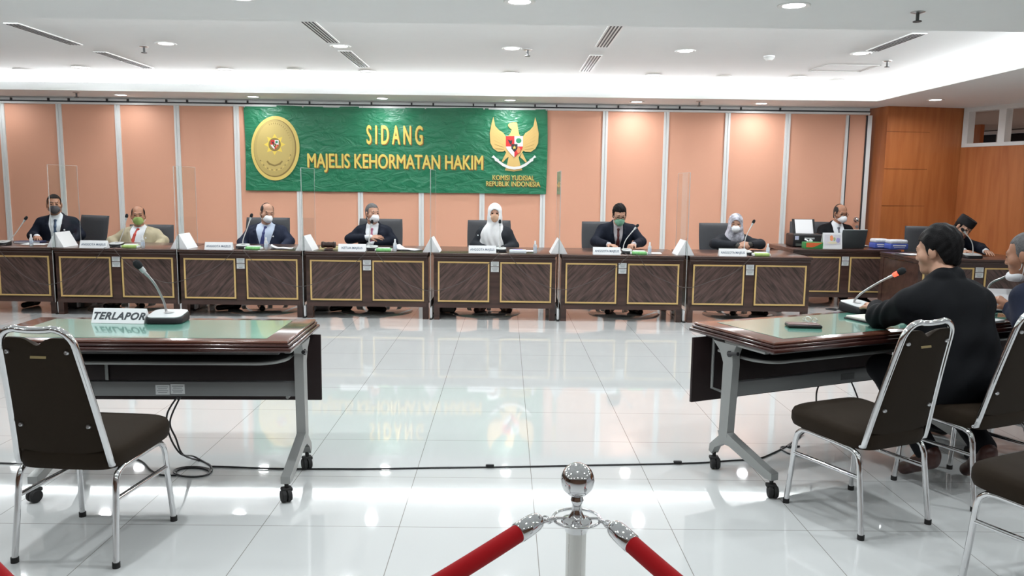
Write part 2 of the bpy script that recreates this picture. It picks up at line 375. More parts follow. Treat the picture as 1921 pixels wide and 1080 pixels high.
SP = None
def sprinkler(p, label):
    o = thing('sprinkler', label, 'sprinkler', p, 0, 'ceiling sprinklers')
    MB().lathe([(0.045, 0), (0.045, -0.004), (0.02, -0.012), (0.0, -0.012)], n=18).build('escutcheon', M_steel, o)
    MB().cyl((0, 0, -0.01), (0, 0, -0.06), 0.011, n=10).lathe([(0, -0.062), (0.028, -0.06), (0.028, -0.066), (0, -0.066)], n=14).build('nozzle', M_dgrey, o)
def on(u, v, z): return lev(u, v, z)
sprinkler(on(1722, 22, SOF), 'dark sprinkler head hanging from the near low ceiling at the right')
sprinkler(on(270, 87, TRAY), 'small sprinkler head on the raised ceiling at the left')
sprinkler(on(990, 93, TRAY), 'small sprinkler head on the raised ceiling at the middle')
sprinkler(on(1665, 114, TRAY), 'small sprinkler head on the raised ceiling by the right air slot')
sprinkler(Vector((at(144, 187, 11.0).x, 11.0, SOF)), 'sprinkler head in the low ceiling above the leftmost man')
sprinkler(Vector((at(1312, 195, 11.05).x, 11.05, SOF)), 'sprinkler head in the low ceiling right of the banner')
M_spk = mat('speaker_grille', (0.60, 0.60, 0.58), 0.7)
for i, (u, v) in enumerate([(40, 133), (553, 130), (1358, 143), (1570, 152)]):
    p = on(u, v, TRAY); p.y = min(p.y, 10.2); p.x = at(u, v, p.y).x
    o = thing('ceiling_speaker', ['round ceiling speaker at the far left of the raised ceiling', 'round ceiling speaker behind the left middle air slots', 'round ceiling speaker below the smoke detector', 'round ceiling speaker under the right access hatch'][i], 'speaker', p, 0, 'round ceiling speakers')
    MB().lathe([(0.095, 0), (0.095, -0.006), (0.085, -0.008)], n=24).build('frame', M_ring, o); MB().lathe([(0.0, -0.007), (0.086, -0.006), (0.086, 0), (0, 0)], n=24).build('grille', M_spk, o)
p = on(1443, 105, TRAY); o = thing('smoke_detector', 'white round smoke detector on the raised ceiling', 'smoke detector', p)
MB().lathe([(0.055, 0), (0.055, -0.02), (0.03, -0.045), (0, -0.045)], n=24).build('housing', M_ring, o); MB().lathe([(0.055, -0.012), (0.058, -0.016), (0.055, -0.020)], n=24).build('slot_ring', M_spk, o)
def slot(x, y0, y1, label):
    o = thing('air_diffuser', label, 'air vent', (x, (y0+y1)/2, TRAY), 0, 'linear air slots'); L = y1-y0
    MB().box((0, 0, -0.004), (0.136, L, 0.008)).build('frame', M_ring, o)
    for k in range(4): MB().box((-0.045+k*0.03, 0, -0.009), (0.013, L-0.03, 0.004)).build('slot', M_dark, o)
S = 0.7562
for (x, a, c, t) in [(-2.26, 9.17, 10.56, 'four-slot air diffuser near the left middle, the nearer one'), (-2.24, 11.2, 12.68, 'four-slot air diffuser near the left middle, the farther one'),
                     (1.215, 9.07, 10.6, 'four-slot air diffuser near the right middle, the nearer one'), (1.215, 11.27, 12.8, 'four-slot air diffuser near the right middle, the farther one'),
                     (-5.79, 9.59, 11.0, 'air diffuser at the far left, the nearer one'), (-5.77, 11.58, 13.12, 'air diffuser at the far left, the farther one'), (4.75, 9.43, 10.62, 'long air diffuser at the right end of the raised ceiling')]:
    slot(x*S, a*S, c*S, t)
a, b_, c_, d_ = on(1523, 128, TRAY), on(1612, 121, TRAY), on(1655, 124, TRAY), on(1600, 136, TRAY)
o = MB(); xa, xb, ya, yb = 3.50*1.0, 4.10, 8.95, 9.45
for (p0, p1) in [((xa, ya), (xb, ya)), ((xb, ya), (xb, yb)), ((xb, yb), (xa, yb)), ((xa, yb), (xa, ya))]:
    o.box(((p0[0]+p1[0])/2, (p0[1]+p1[1])/2, TRAY-0.002), (abs(p1[0]-p0[0])+0.012, abs(p1[1]-p0[1])+0.012, 0.004))
tag(o.build('access_hatch', M_spk), 'square access hatch outline on the raised ceiling at the right', 'access hatch')
for i, (u0_, u1_) in enumerate([(2, 78), (360, 524), (905, 1066), (1355, 1440)]):
    xa, xb = at(u0_, 157, 11.1).x, at(u1_, 157, 11.1).x
    o = thing('return_grille', ['return air grille in the bright cove at the far left', 'return air grille in the bright cove above the left panels', 'return air grille in the bright cove above the eagle emblem', 'return air grille in the bright cove right of the banner'][i], 'air vent', ((xa+xb)/2, TY1+0.395, 2.815), 0, 'cove air grilles')
    MB().box((0, 0, 0), (xb-xa, 0.008, 0.07)).build('frame', M_ring, o)
    m = MB(); k = int((xb-xa)/0.05)
    for j in range(k): m.box((-(xb-xa)/2+0.03+j*0.05, -0.006, 0.012), (0.018, 0.004, 0.018)).box((-(xb-xa)/2+0.03+j*0.05, -0.006, -0.014), (0.018, 0.004, 0.018))
    m.build('louvre', M_spk, o)
# ------------------------------------------------------------------ the long row of judges' desks
DW, DD, DH = 1.36, 0.95, 0.75
JX = [-5.03, -3.64, -2.245, -0.83, 0.59, 2.00]                # joints between the desks
DX = [-5.73, -4.335, -2.9425, -1.5375, -0.12, 1.295, 2.71]        # desk centres
DY = [8.86, 8.82, 8.79, 8.765, 8.75, 8.74, 8.735]             # front faces
LIGHTCABLE = mat('grey_cable', (0.10, 0.085, 0.08), 0.5)
M_lab = mat('label_paper', (0.70, 0.72, 0.72), 0.6)
M_ink = mat('label_ink', (0.25, 0.27, 0.28), 0.7)
def build_desk(o, sticker=True):
    MB().rbox((0, DD/2-0.02, DH-0.014), (1.362, DD+0.04, 0.028), 0.006, 2).rbox((0, DD/2-0.005, DH-0.043), (1.345, DD+0.01, 0.030), 0.006, 2).build('desk_top', M_desk, o)
    MB().box((0, 0.035, 0.415), (1.30, 0.03, 0.55)).box((0, 0.021, 0.675), (1.32, 0.03, 0.05)).box((0, 0.021, 0.165), (1.30, 0.03, 0.055)).box((0, 0.021, 0.42), (0.10, 0.03, 0.5)).build('front_panel', M_desk, o)
    for s in (-1, 1):
        MB().box((s*0.645, 0.055, 0.345), (0.062, 0.08, 0.69)).box((s*0.645, DD-0.06, 0.345), (0.062, 0.08, 0.69)).box((s*0.652, DD/2, 0.42), (0.03, DD-0.1, 0.53)).build('side_frame', M_desk, o)
        cx = s*0.345; hw, z0, z1 = 0.285, 0.205, 0.655
        pn = MB().box((cx, 0.017, (z0+z1)/2), (2*hw, 0.02, z1-z0)).build('veneer_panel', M_vl if s < 0 else M_vr, o)
        t = 0.017
        MB().box((cx, 0.006, z1-t/2), (2*hw, 0.014, t)).box((cx, 0.006, z0+t/2), (2*hw, 0.014, t)).box((cx-hw+t/2, 0.006, (z0+z1)/2), (t, 0.0135, z1-z0)).box((cx+hw-t/2, 0.006, (z0+z1)/2), (t, 0.0135, z1-z0)).build('gold_frame', M_gold, pn)
    if sticker:
        for zc in (0.632, 0.571):
            l = MB().box((0, 0.003, zc), (0.088, 0.003, 0.054)).build('inventory_label', M_lab, o)
            m = MB()
            for k in range(3): m.box((0.0, 0.0005, zc+0.014-k*0.014), (0.066-0.012*k, 0.002, 0.004))
            m.build('print', M_ink, l)
desk = thing('judges_desk', 'dark wooden desk in front of the man in the khaki suit', 'desk', (DX[1], DY[1], 0), 0, 'row of gold framed desks')
build_desk(desk)
DL = ['dark wooden desk at the left end, cut by the photo edge', '', 'dark wooden desk of the man slumped in a light blue shirt', 'dark wooden desk carrying the gavel', 'dark wooden desk of the woman in the white headscarf', 'dark wooden desk of the man writing', 'dark wooden desk at the right end of the row, patterned headscarf behind']
for i in (0, 2, 3, 4, 5, 6): copy_tree(desk, (DX[i], DY[i], 0), 0, DL[i], 'row of gold framed desks')
CLX, CLY = 4.30, 9.98
copy_tree(desk, (CLX, CLY, 0), 0, 'dark wooden desk farther back carrying the laptop and printer', 'side desks with gold frames')
D2X, D2Y = 5.27, 8.74
copy_tree(desk, (D2X, D2Y, 0), 0, 'dark wooden side desk of the man in the black cap', 'side desks with gold frames')

# clear acrylic dividers standing in the gaps between the desks
DIV = ['left of the khaki suit', 'between the khaki suit and the light blue shirt', 'by the gavel', 'left of the white headscarf', 'right of the white headscarf', 'left of the patterned headscarf']
for i, x in enumerate(JX):
    y0 = (DY[i]+DY[i+1])/2-0.05
    o = thing('acrylic_divider', 'tall clear acrylic divider between two desks, %s' % DIV[i], 'divider', (x, y0, 0), 0, 'acrylic dividers')
    MB().box((0, 0.33, 0.90), (0.006, 0.60, 1.52)).build('panel', M_glass, o)
    MB().box((0, 0.0285, 0.90), (0.007, 0.003, 1.52)).box((0, 0.6315, 0.90), (0.007, 0.003, 1.52)).box((0, 0.33, 1.6615), (0.007, 0.6, 0.003)).build('edge', M_edge, o)
    for yy in (0.13, 0.53):
        f = MB().rbox((0, yy, 0.075), (0.028, 0.10, 0.13), 0.008, 2).build('foot', M_card, o)
        MB().prism([(-0.014, 0), (0.014, 0), (0.014, 0.012), (-0.014, 0.012)], -0.09, 0.09, O=(0, yy, 0)).build('rubber_pad', M_rubber, f)
    # blank white tent card folded over the divider: one sloping leaf on each side
    hw, zz, ln = 0.095, 0.165, 0.30
    lab = ['long white blank tent card beside the khaki suit, left side', 'white blank tent card between the khaki suit and the light blue shirt', 'white blank tent card left of the gavel', 'white triangular tent card end, left of the white headscarf', 'white triangular tent card end, right of the white headscarf', 'white blank tent card left of the patterned headscarf'][i]
    t = thing('tent_card', lab, 'sign', (x, y0+0.09, DH), 0, 'blank tent cards over the dividers')
    for s in (-1, 1):
        MB().prism([(s*0.0045, zz), (s*hw, 0.0), (s*0.0045, 0.0)], 0.0, -ln, O=(0, 0, 0.001)).build('leaf', M_card, t)

# ------------------------------------------------------------------ microphones, name plates and things on the row
M_micgrey = mat('mic_grey', (0.50, 0.53, 0.53), 0.35)
M_neck = mat('gooseneck_metal', (0.42, 0.42, 0.42), 0.3, metal=0.7)
M_foam = mat('mic_foam', (0.012, 0.014, 0.016), 0.9, bump=0.3, bscale=700)
M_red = mat('red_light_ring', (0.8, 0.08, 0.05), 0.4, emit=(1.0, 0.06, 0.03), es=2.2)
def rounded(w, d, r, n=6):
    pts = []
    for cx, cy, a0 in ((w/2-r, d/2-r, 0), (-w/2+r, d/2-r, 90), (-w/2+r, -d/2+r, 180), (w/2-r, -d/2+r, 270)):
        for k in range(n+1): a = rad(a0+90*k/n); pts.append((cx+r*math.cos(a), cy+r*math.sin(a)))
    return pts
def microphone(label, loc, rz, neck, w=0.125, d=0.15, h=0.036, lit=False, group='desk microphones', s=1.0, neckm=None):
    o = thing('desk_microphone', label, 'microphone', loc, rz, group)
    pl = rounded(w, d, 0.04); n = len(pl); vs = []; fs = []
    for j, (sc, f) in enumerate([(0.94, 0.0), (1.0, 0.12), (1.0, 0.72), (0.95, 0.95)]):
        for (x, y) in pl: vs.append((x*sc, y*sc, h*f*(1.0+0.45*(y/d))))
    for j in range(3):
        for i in range(n): k = (i+1) % n; fs.append((j*n+i, j*n+k, (j+1)*n+k, (j+1)*n+i))
    fs += [tuple(reversed(range(n))), tuple(3*n+i for i in range(n))]
    MB().add(vs, fs).build('base', M_black, o)
    vs = [(x*0.93, y*0.93, h*0.97*(1.0+0.45*(y/d))+z) for z in (0, 0.004) for (x, y) in pl]
    MB().add(vs, [tuple(reversed(range(n))), tuple(range(n, 2*n))]+[(i, (i+1) % n, n+(i+1) % n, n+i) for i in range(n)]).build('top_plate', M_micgrey, o)
    MB().lathe([(0.0, 0.0), (0.026, 0.0), (0.028, 0.003), (0.020, 0.005), (0.0, 0.005)], (0, 0.02, h*1.05)).build('speaker_ring', M_neck, o)
    pts = smooth([Vector(p) for p in neck], 8); P0 = pts[-1]; D = (pts[-1]-pts[-2]).normalized()
    MB().tube(pts, [0.0058*s]*(len(pts)-4)+[0.0075*s]*4, 10).build('gooseneck', neckm or M_neck, o)
    R = D.to_track_quat('Z', 'Y').to_matrix()
    MB().lathe([(0.0, 0.0), (0.011*s, 0.0), (0.0125*s, 0.012), (0.0125*s, 0.03)], P0, 14, R).build('ring', M_red if lit else M_micgrey, o)
    MB().lathe([(0.0, 0.026), (0.015*s, 0.03), (0.019*s, 0.045), (0.018*s, 0.062), (0.010*s, 0.074), (0, 0.076)], P0, 14, R).build('foam_windscreen', M_foam, o)
    return o
def local(o_loc, rz, p):
    return Matrix.Rotation(-rz, 3, 'Z') @ (Vector(p)-Vector(o_loc))
WHO = ['the man in the grey mask', 'the man in the khaki suit', 'the man slumped in a light blue shirt', 'the man with the pink tie', 'the woman in the white headscarf', 'the man writing', 'the woman in the patterned headscarf']
# (base u, base v), neck foot (u,v), bend (u,v), head (u,v)
MIC = [((6, 458), (20, 450), (33, 432), (44, 416)), ((219, 460), (225, 452), (232, 432), (236, 413)), ((456, 462), (456, 450), (463, 430), (469, 412)), ((697, 466), (692, 460), (693, 440), (696, 424)),
       ((940, 468), (937, 462), (938, 440), (938, 424)), ((1176, 470), (1170, 460), (1176, 447), (1190, 430)), ((1400, 474), (1396, 465), (1399, 445), (1410, 423))]
MICB = []
for i, (bs, f, bd, hd) in enumerate(MIC):
    Yb = DY[i]+0.20; pb = at(bs[0], bs[1], Yb); loc = (pb.x, Yb, DH+0.001); Yn = Yb+0.03
    foot = Vector((at(f[0], f[1], Yn).x, Yn, DH+0.03)); nk = [local(loc, 0, p) for p in (foot, at(*f, Yn+0.01), at(*bd, Yn+0.04), at(*hd, Yn+0.06))]
    if nk[1].z < 0.05: nk[1].z = 0.055
    microphone('desk microphone standing in front of %s' % WHO[i], loc, 0, nk, w=0.15 if i < 4 else 0.12, d=0.13, h=0.042, s=0.9, neckm=mat('pale_gooseneck', (0.62, 0.62, 0.60), 0.4, metal=0.2)); MICB.append(Vector(loc))
# cables hanging down the desk fronts from one microphone to the next
for i in range(6):
    a, b_ = MICB[i], MICB[i+1]; ya, yb = DY[i]-0.052, DY[i+1]-0.052; dx = b_.x-a.x; zl = [0.34, 0.38, 0.36, 0.33, 0.36, 0.40][i]
    pts = [a+Vector((0.06, -0.03, 0.010)), Vector((a.x+0.075, ya+0.03, 0.7575)), Vector((a.x+0.10, ya, 0.735)), Vector((a.x+0.17*dx, ya+0.02, 0.56)), Vector((a.x+0.30*dx, ya+0.015, zl+0.07)), Vector((a.x+0.48*dx, (ya+yb)/2+0.01, zl)),
           Vector((a.x+0.68*dx, yb+0.015, zl+0.08)), Vector((a.x+0.85*dx, yb+0.02, 0.57)), Vector((b_.x-0.03, yb, 0.735)), Vector((b_.x-0.03, yb+0.03, 0.7575)), b_+Vector((-0.03, -0.05, 0.010))]
    tag(MB().tube(smooth(pts, 6), 0.0032, 6).build('microphone_cable', LIGHTCABLE), 'thin dark cable over the desk front towards %s' % WHO[i+1], 'cable', 'microphone cables on the desk fronts')

def tentplate(name, label, loc, rz, w, h, d, txt, size, col, shear=0, bold=0.0, sx=1.0, group=None, cat='sign', dy=0.0, spacing=1.0, dx=0.0):
    o = thing(name, label, cat, loc, rz, group)
    th = 0.003
    MB().prism([(-d/2, 0), (d/2, 0), (0.003, h), (-0.003, h)], -w/2, w/2, O=(0, 0, 0.0005), U=(0, 1, 0), V=(0, 0, 1), Nn=(1, 0, 0)).build('card', M_card, o)
    sl = Vector((0, d/2-0.003, h)).normalized(); F = frame(None or (0, 0, 0), (1, 0, 0), sl)
    bm = text_bm(txt, size, 0.0004, bold, shear, sx, spacing)
    MB().bm(bm, Vector((dx, -d/2, 0))+sl*(h*0.5+dy)+Vector((0, -0.0012, 0.0003)), F).build('lettering', col, o)
    return o
M_text = mat('blue_grey_print', (0.16, 0.20, 0.26), 0.6)
PLATE = {1: (177, 458), 2: (411, 461), 3: (661, 467), 4: (905, 466), 5: (1138, 468), 6: (1374, 472)}
for i, (u, v) in PLATE.items():
    Yp = DY[i]+0.05; x = at(u, v, Yp).x
    tentplate('name_plate', 'small white name plate lying in front of %s' % WHO[i], (x, Yp, DH), 0, 0.305, 0.082, 0.07, 'KETUA MAJELIS' if i == 3 else 'ANGGOTA MAJELIS', 0.036, M_text, bold=0.0006, sx=0.95 if i == 3 else 0.86, group='name plates of the judges')
M_tg = mat('tissue_green', (0.22, 0.55, 0.20), 0.5, noise=0.35, nscale=30)
M_tl = mat('tissue_lime', (0.42, 0.58, 0.18), 0.5, noise=0.3, nscale=30)
M_tw = mat('tissue_white', (0.80, 0.82, 0.80), 0.6)
M_blue = mat('print_blue', (0.06, 0.10, 0.42), 0.5)
def tissue(i, u, v, w=0.165, col=None, dx=0):
    Yp = DY[i]+0.07; x = at(u, v, Yp).x
    o = thing('tissue_pack', 'green tissue pack on the desk of %s' % WHO[i], 'tissue pack', (x, Yp, DH), rad(random.uniform(-4, 4)), 'green tissue packs')
    MB().rbox((0, 0, 0.019), (w, 0.10, 0.036), 0.012, 3).build('wrapper', col or M_tg, o)
    MB().rbox((0, 0.01, 0.0395), (w*0.8, 0.075, 0.010), 0.004, 2).build('opening_flap', M_tw, o)
    for s_ in (-1, 1): MB().rbox((s_*(w*0.5+0.006), 0, 0.018), (0.014, 0.085, 0.028), 0.005, 2).build('wrapper_end', M_tw, o)
for (i, u, v, c) in [(1, 245, 460, M_tl), (2, 476, 462, M_tg), (3, 720, 464, M_tg), (5, 1199, 470, M_tg), (6, 1428, 475, M_tl)]: tissue(i, u, v, col=c)
M_bottle = mat('clear_bottle', (0.86, 0.90, 0.93), 0.12, trans=0.45, ior=1.3)
M_gel = mat('bottle_label', (0.55, 0.62, 0.72), 0.5)
for (i, u) in [(0, 59), (1, 268), (2, 499), (3, 741), (4, 1004), (5, 1219), (6, 1441)]:
    Yp = DY[i]+0.13; x = at(u, 460, Yp).x
    o = thing('sanitizer_bottle', 'small clear sanitizer bottle on the desk of %s' % WHO[i], 'bottle', (x, Yp, DH), 0, 'sanitizer bottles on the row')
    MB().lathe([(0, 0), (0.019, 0.001), (0.020, 0.008), (0.020, 0.085), (0.013, 0.098), (0.009, 0.102)], n=16).build('bottle_body', M_bottle, o)
    MB().lathe([(0.0202, 0.025), (0.0204, 0.026), (0.0204, 0.065), (0.0202, 0.066)], n=16).build('label_wrap', M_gel, o)
    MB().lathe([(0.0, 0.10), (0.010, 0.10), (0.010, 0.128), (0.008, 0.137), (0, 0.138)], n=14).build('cap', M_card, o)
# papers on the row
def papers(label, x, y, z, w, d, rz=0, n=3, curl=0.0, group='papers on the desks', name='paper_sheets', m=None, cat='papers'):
    o = thing(name, label, cat, (x, y, z), rz, group)
    for k in range(n):
        a = rad(random.uniform(-6, 6)); R = Matrix.Rotation(a, 3, 'Z'); zz = 0.001+k*0.0025
        vs = []; nu, nv = 8, 3
        bm_ = MB()
        def fn(s, t): p = R @ Vector(((s-.5)*w, (t-.5)*d, 0)); return Vector((p.x, p.y, zz+curl*(k+1)/n*(max(0, .5-s)**2*2.2+0.15*abs(math.sin(s*5+k)))))
        bm_.sheet(fn, nu, nv)
        top = list(bm_.v); m_ = len(top); bm_.v += [(p[0], p[1], p[2]-0.0012) for p in top]; bm_.f += [tuple(reversed([i+m_ for i in f])) for f in bm_.f]
        bm_.build('sheet', m or M_paper, o)
    return o
papers('loose white papers beside the sanitizer bottle of the man slumped', at(528, 458, DY[2]+0.22).x, DY[2]+0.24, DH, 0.24, 0.20, 0.2, 3, 0.06)
papers('white papers with a raised edge right of the pink tie man', at(765, 460, DY[3]+0.25).x, DY[3]+0.27, DH, 0.28, 0.21, -0.15, 3, 0.08)
papers('white papers right of the white headscarf', at(985, 468, DY[4]+0.25).x, DY[4]+0.34, DH, 0.26, 0.2, 0.1, 2, 0.02)
papers('white papers under the hands of the man writing', at(1160, 465, DY[5]+0.3).x, DY[5]+0.36, DH, 0.22, 0.30, 0.0, 2, 0.0)
papers('white papers beside the green tissue pack of the man writing', at(1222, 470, DY[5]+0.25).x, DY[5]+0.29, DH, 0.24, 0.2, -0.1, 2, 0.0)
papers('blue and white papers left of the man in the grey mask', at(44, 458, DY[0]+0.15).x, DY[0]+0.38, DH, 0.25, 0.2, 0.1, 2, 0.01)
x = at(30, 455, DY[0]+0.15).x; o = thing('document_folder', 'dark blue folder under the papers at the left end', 'folder', (x-0.12, DY[0]+0.62, DH), 0.1)
MB().rbox((0, 0, 0.012), (0.30, 0.16, 0.022), 0.004, 2).build('cover', mat('folder_blue', (0.02, 0.03, 0.09), 0.4), o); MB().box((0.0, -0.003, 0.012), (0.285, 0.156, 0.014)).build('pages', M_paper, o)
x = at(968, 466, DY[4]+0.12).x; o = thing('tissue_pack', 'white and violet tissue pack right of the white headscarf', 'tissue pack', (x+0.02, DY[4]+0.07, DH), 0)
MB().rbox((0, 0, 0.02), (0.19, 0.10, 0.04), 0.012, 3).build('wrapper', mat('tissue_ice', (0.70, 0.76, 0.80), 0.5), o); MB().rbox((0, 0, 0.041), (0.11, 0.06, 0.006), 0.003, 2).build('opening_flap', mat('violet_print', (0.26, 0.20, 0.62), 0.5), o)
# gavel on its block
x = at(616, 460, DY[3]+0.12).x
M_gav = mat('gavel_wood', (0.035, 0.014, 0.010), 0.3, coat=0.4)
o = thing('sounding_block', 'dark round sounding block under the gavel', 'gavel block', (x, DY[3]+0.13, DH)); MB().lathe([(0, 0), (0.048, 0), (0.052, 0.006), (0.047, 0.018), (0.05, 0.024), (0, 0.026)], n=24).build('block', M_gav, o)
o = thing('gavel', 'dark wooden gavel resting on its block left of the pink tie man', 'gavel', (x, DY[3]+0.13, DH+0.026))
MB().lathe([(0, -0.078), (0.032, -0.078), (0.037, -0.070), (0.037, -0.055), (0.031, -0.048), (0.029, -0.02), (0.033, 0.0), (0.029, 0.02), (0.031, 0.048), (0.037, 0.055), (0.037, 0.070), (0.032, 0.078), (0, 0.078)], (0, 0, 0.038), 20, Matrix.Rotation(PI/2, 3, 'Y')).build('head', M_gav, o)
MB().lathe([(0.010, 0), (0.011, 0.05), (0.009, 0.14), (0.013, 0.19), (0.012, 0.215), (0, 0.22)], (0, 0.02, 0.03), 12, Matrix.Rotation(rad(-97), 3, 'X')).build('handle', M_gav, o)
x2 = at(588, 466, DY[2]+0.2).x
for k, (u, lab) in enumerate([(606, 'yellow folded note left behind the gavel'), (632, 'yellow folded note right behind the gavel')]):
    x = at(u, 463, DY[3]+0.3).x; o = MB().prism([(-0.035, 0), (0.035, 0), (0.03, 0.03), (-0.03, 0.035)], 0, 0.05, O=(x, DY[3]+0.33, DH+0.0005)).build('folded_note', mat('pale_yellow', (0.75, 0.68, 0.36), 0.6)); tag(o, lab, 'note', 'yellow notes by the gavel')

# ------------------------------------------------------------------ office chairs behind the row
M_seat = mat('charcoal_upholstery', (0.048, 0.050, 0.056), 0.6, noise=0.05, nscale=30, bump=0.08, bscale=250)
def office_chair(label, loc, rz):
    o = thing('office_chair', label, 'chair', loc, rz, 'charcoal office chairs')
    def bk(front):
        def fn(s, t):
            x = (s-.5)*0.58*(0.97+0.03*math.sin(t*PI)); z = 0.54+0.50*t; e = max(abs(s-.5)*2, 0)**6; e2 = max(0, (t-0.9)/0.1)**2*0.6+max(0, (0.1-t)/0.1)**2*0.6
            th = 0.034*(1-min(1, e+e2)*0.8); y = 0.235+0.10*t-0.035*(1-(2*s-1)**2)*-1-0.05*math.cos((2*s-1)*1.2)+0.02
            return Vector((x, y-(th if front else -th), z))
        return fn
    m = MB(); nu, nv = 16, 14; m.sheet(bk(True), nu, nv); a = len(m.v); m.sheet(bk(False), nu, nv); W_ = nu+1
    ring = [i for i in range(nu+1)]+[j*W_+nu for j in range(1, nv+1)]+[nv*W_+i for i in range(nu-1, -1, -1)]+[j*W_ for j in range(nv-1, 0, -1)]
    for q in range(len(ring)): p_, r_ = ring[q], ring[(q+1) % len(ring)]; m.f.append((p_, r_, r_+a, p_+a))
    m.build('backrest', M_seat, o, 60)
    MB().rbox((0, -0.02, 0.455), (0.53, 0.52, 0.09), 0.04, 4).build('seat', M_seat, o)
    for s in (-1, 1):
        ar = MB().tube(smooth([(s*0.26, 0.12, 0.47), (s*0.30, 0.10, 0.55), (s*0.305, 0.06, 0.65), (s*0.30, 0.0, 0.665)], 6), 0.017, 8).build('armrest', M_black, o)
        MB().rbox((s*0.30, -0.04, 0.675), (0.06, 0.26, 0.03), 0.013, 3).build('arm_pad', M_black, ar)
    MB().cyl((0, 0, 0.10), (0, 0, 0.42), 0.026).cyl((0, 0, 0.10), (0, 0, 0.24), 0.034).build('gas_lift', M_dgrey, o)
    for k in range(5):
        a = 2*PI*k/5+0.3; dx, dy = math.cos(a), math.sin(a)
        lg = MB().tube([(0, 0, 0.115), (dx*0.16, dy*0.16, 0.11), (dx*0.29, dy*0.29, 0.082)], [0.026, 0.020, 0.014], 8).build('base_leg', M_dgrey, o)
        RW = Matrix.Rotation(a+0.7, 3, 'Z') @ Matrix.Rotation(PI/2, 3, 'Y')
        MB().lathe([(0, -0.022), (0.026, -0.022), (0.030, -0.015), (0.030, -0.006), (0.020, -0.004), (0.020, 0.004), (0.030, 0.006), (0.030, 0.015), (0.026, 0.022), (0, 0.022)], (dx*0.295, dy*0.295, 0.0315), 14, RW).build('caster', M_rubber, lg)
    return o
PY = 10.12                                                   # depth of the seated row
OC = [(150, -0.5, PY+0.15, 'turned aside right of the man in the grey mask'), (279, 0.05, PY+0.12, 'behind the man in the khaki suit'), (498, 0.0, PY+0.05, 'behind the man slumped in a light blue shirt'), (712, 0.0, PY+0.1, 'behind the man with the pink tie'),
      (922, 0.1, PY+0.05, 'behind the woman in the white headscarf'), (1138, 0.1, PY+0.05, 'behind the man writing'), (1360, 0.1, PY+0.05, 'behind the woman in the patterned headscarf')]
och = None
for i, (u, rz, y, wh) in enumerate(OC):
    x = at(u, 430, y+0.2).x
    if och is None: och = office_chair('charcoal office chair '+wh, (x, y, 0), rz)
    else:
        oc_ = copy_tree(och, (x, y, 0), rz, 'charcoal office chair '+wh, 'charcoal office chairs')
        if i == 1: oc_.scale = (1, 1, 0.89)
copy_tree(och, (at(1508, 430, 11.0).x+0.18, 11.0, 0), -0.1, 'charcoal office chair behind the clerk with the laptop', 'charcoal office chairs')
copy_tree(och, (at(1762, 450, 9.9).x, 9.95, 0), -0.15, 'charcoal office chair behind the man in the black cap', 'charcoal office chairs')
M_mat = mat('clear_chair_mat', (0.90, 0.95, 0.94), 0.05, trans=0.85, ior=1.25)
for i, u in [(2, 498), (3, 708), (4, 910), (5, 1170), (6, 1385), (1, 240)]:
    x = min(max(at(u, 590, 9.33).x, DX[i]-0.15), DX[i]+0.15)
    o = MB().lathe([(0, 0.0005), (0.415, 0.0005), (0.42, 0.004), (0.415, 0.007), (0, 0.007)], (x, 9.33, 0), 48).build('chair_mat', M_mat)
    tag(o, 'round clear chair mat under the desk of %s' % WHO[i], 'chair mat', 'clear round chair mats')
# bag on the floor under the white headscarf's desk
x = at(838, 590, 9.2).x; o = thing('backpack', 'dark grey backpack on the floor under the white headscarf desk', 'bag', (x, 9.25, 0))
MB().rbox((0, 0, 0.155), (0.22, 0.15, 0.30), 0.05, 4).build('body', mat('bag_black', (0.02, 0.02, 0.022), 0.8), o); MB().rbox((0.02, -0.085, 0.11), (0.15, 0.05, 0.17), 0.025, 3).build('front_pocket', mat('bag_grey', (0.16, 0.15, 0.13), 0.8), o)
MB().tube(smooth([(-0.05, 0, 0.30), (-0.04, 0, 0.34), (0.04, 0, 0.34), (0.05, 0, 0.30)], 6), 0.008, 8).build('handle', mat('bag_black', (0, 0, 0)), o)
for i, (u, v, lab) in enumerate([(145, 583, 'dark box on the floor under the second desk'), (360, 585, 'grey metal box on the floor right of the khaki suit'), (600, 590, 'grey metal box on the floor below the gavel desk joint')]):
    x = at(u, v, 9.35).x; o = thing('floor_box', lab, 'box', (x, 9.4, 0)); MB().rbox((0, 0, 0.075), (0.22, 0.18, 0.14), 0.008, 2).build('body', M_dgrey if i == 0 else mat('box_grey', (0.28, 0.28, 0.29), 0.4), o); MB().box((0.04, -0.092, 0.08), (0.07, 0.006, 0.035)).build('socket_plate', M_black, o)

# ------------------------------------------------------------------ things on the clerk's desk
Yd = CLY+0.12
x = at(1518, 450, Yd+0.2).x; o = thing('printer', 'black printer with paper standing in its rear tray', 'printer', (x, CLY+0.46, DH))
MB().rbox((0, 0, 0.085), (0.42, 0.30, 0.165), 0.02, 3).build('body', M_black, o)
R = Matrix.Rotation(rad(-22), 3, 'X')
pt = MB().box((0.02, 0.13, 0.25), (0.30, 0.008, 0.22), R).build('paper_tray', M_black, o); MB().box((0.02, 0.118, 0.245), (0.235, 0.004, 0.22), R).build('paper', M_paper, pt)
MB().box((0, -0.151, 0.115), (0.13, 0.004, 0.02)).build('badge', M_micgrey, o); MB().box((-0.165, -0.1505, 0.12), (0.05, 0.004, 0.05)).build('sticker', mat('pale_lilac', (0.55, 0.58, 0.75), 0.5), o); MB().box((0, -0.16, 0.03), (0.36, 0.05, 0.03)).build('output_tray', M_dgrey, o)
x = at(1528, 457, Yd).x; o = thing('tissue_box', 'green and orange tissue box in front of the printer', 'tissue box', (x-0.035, CLY+0.10, DH))
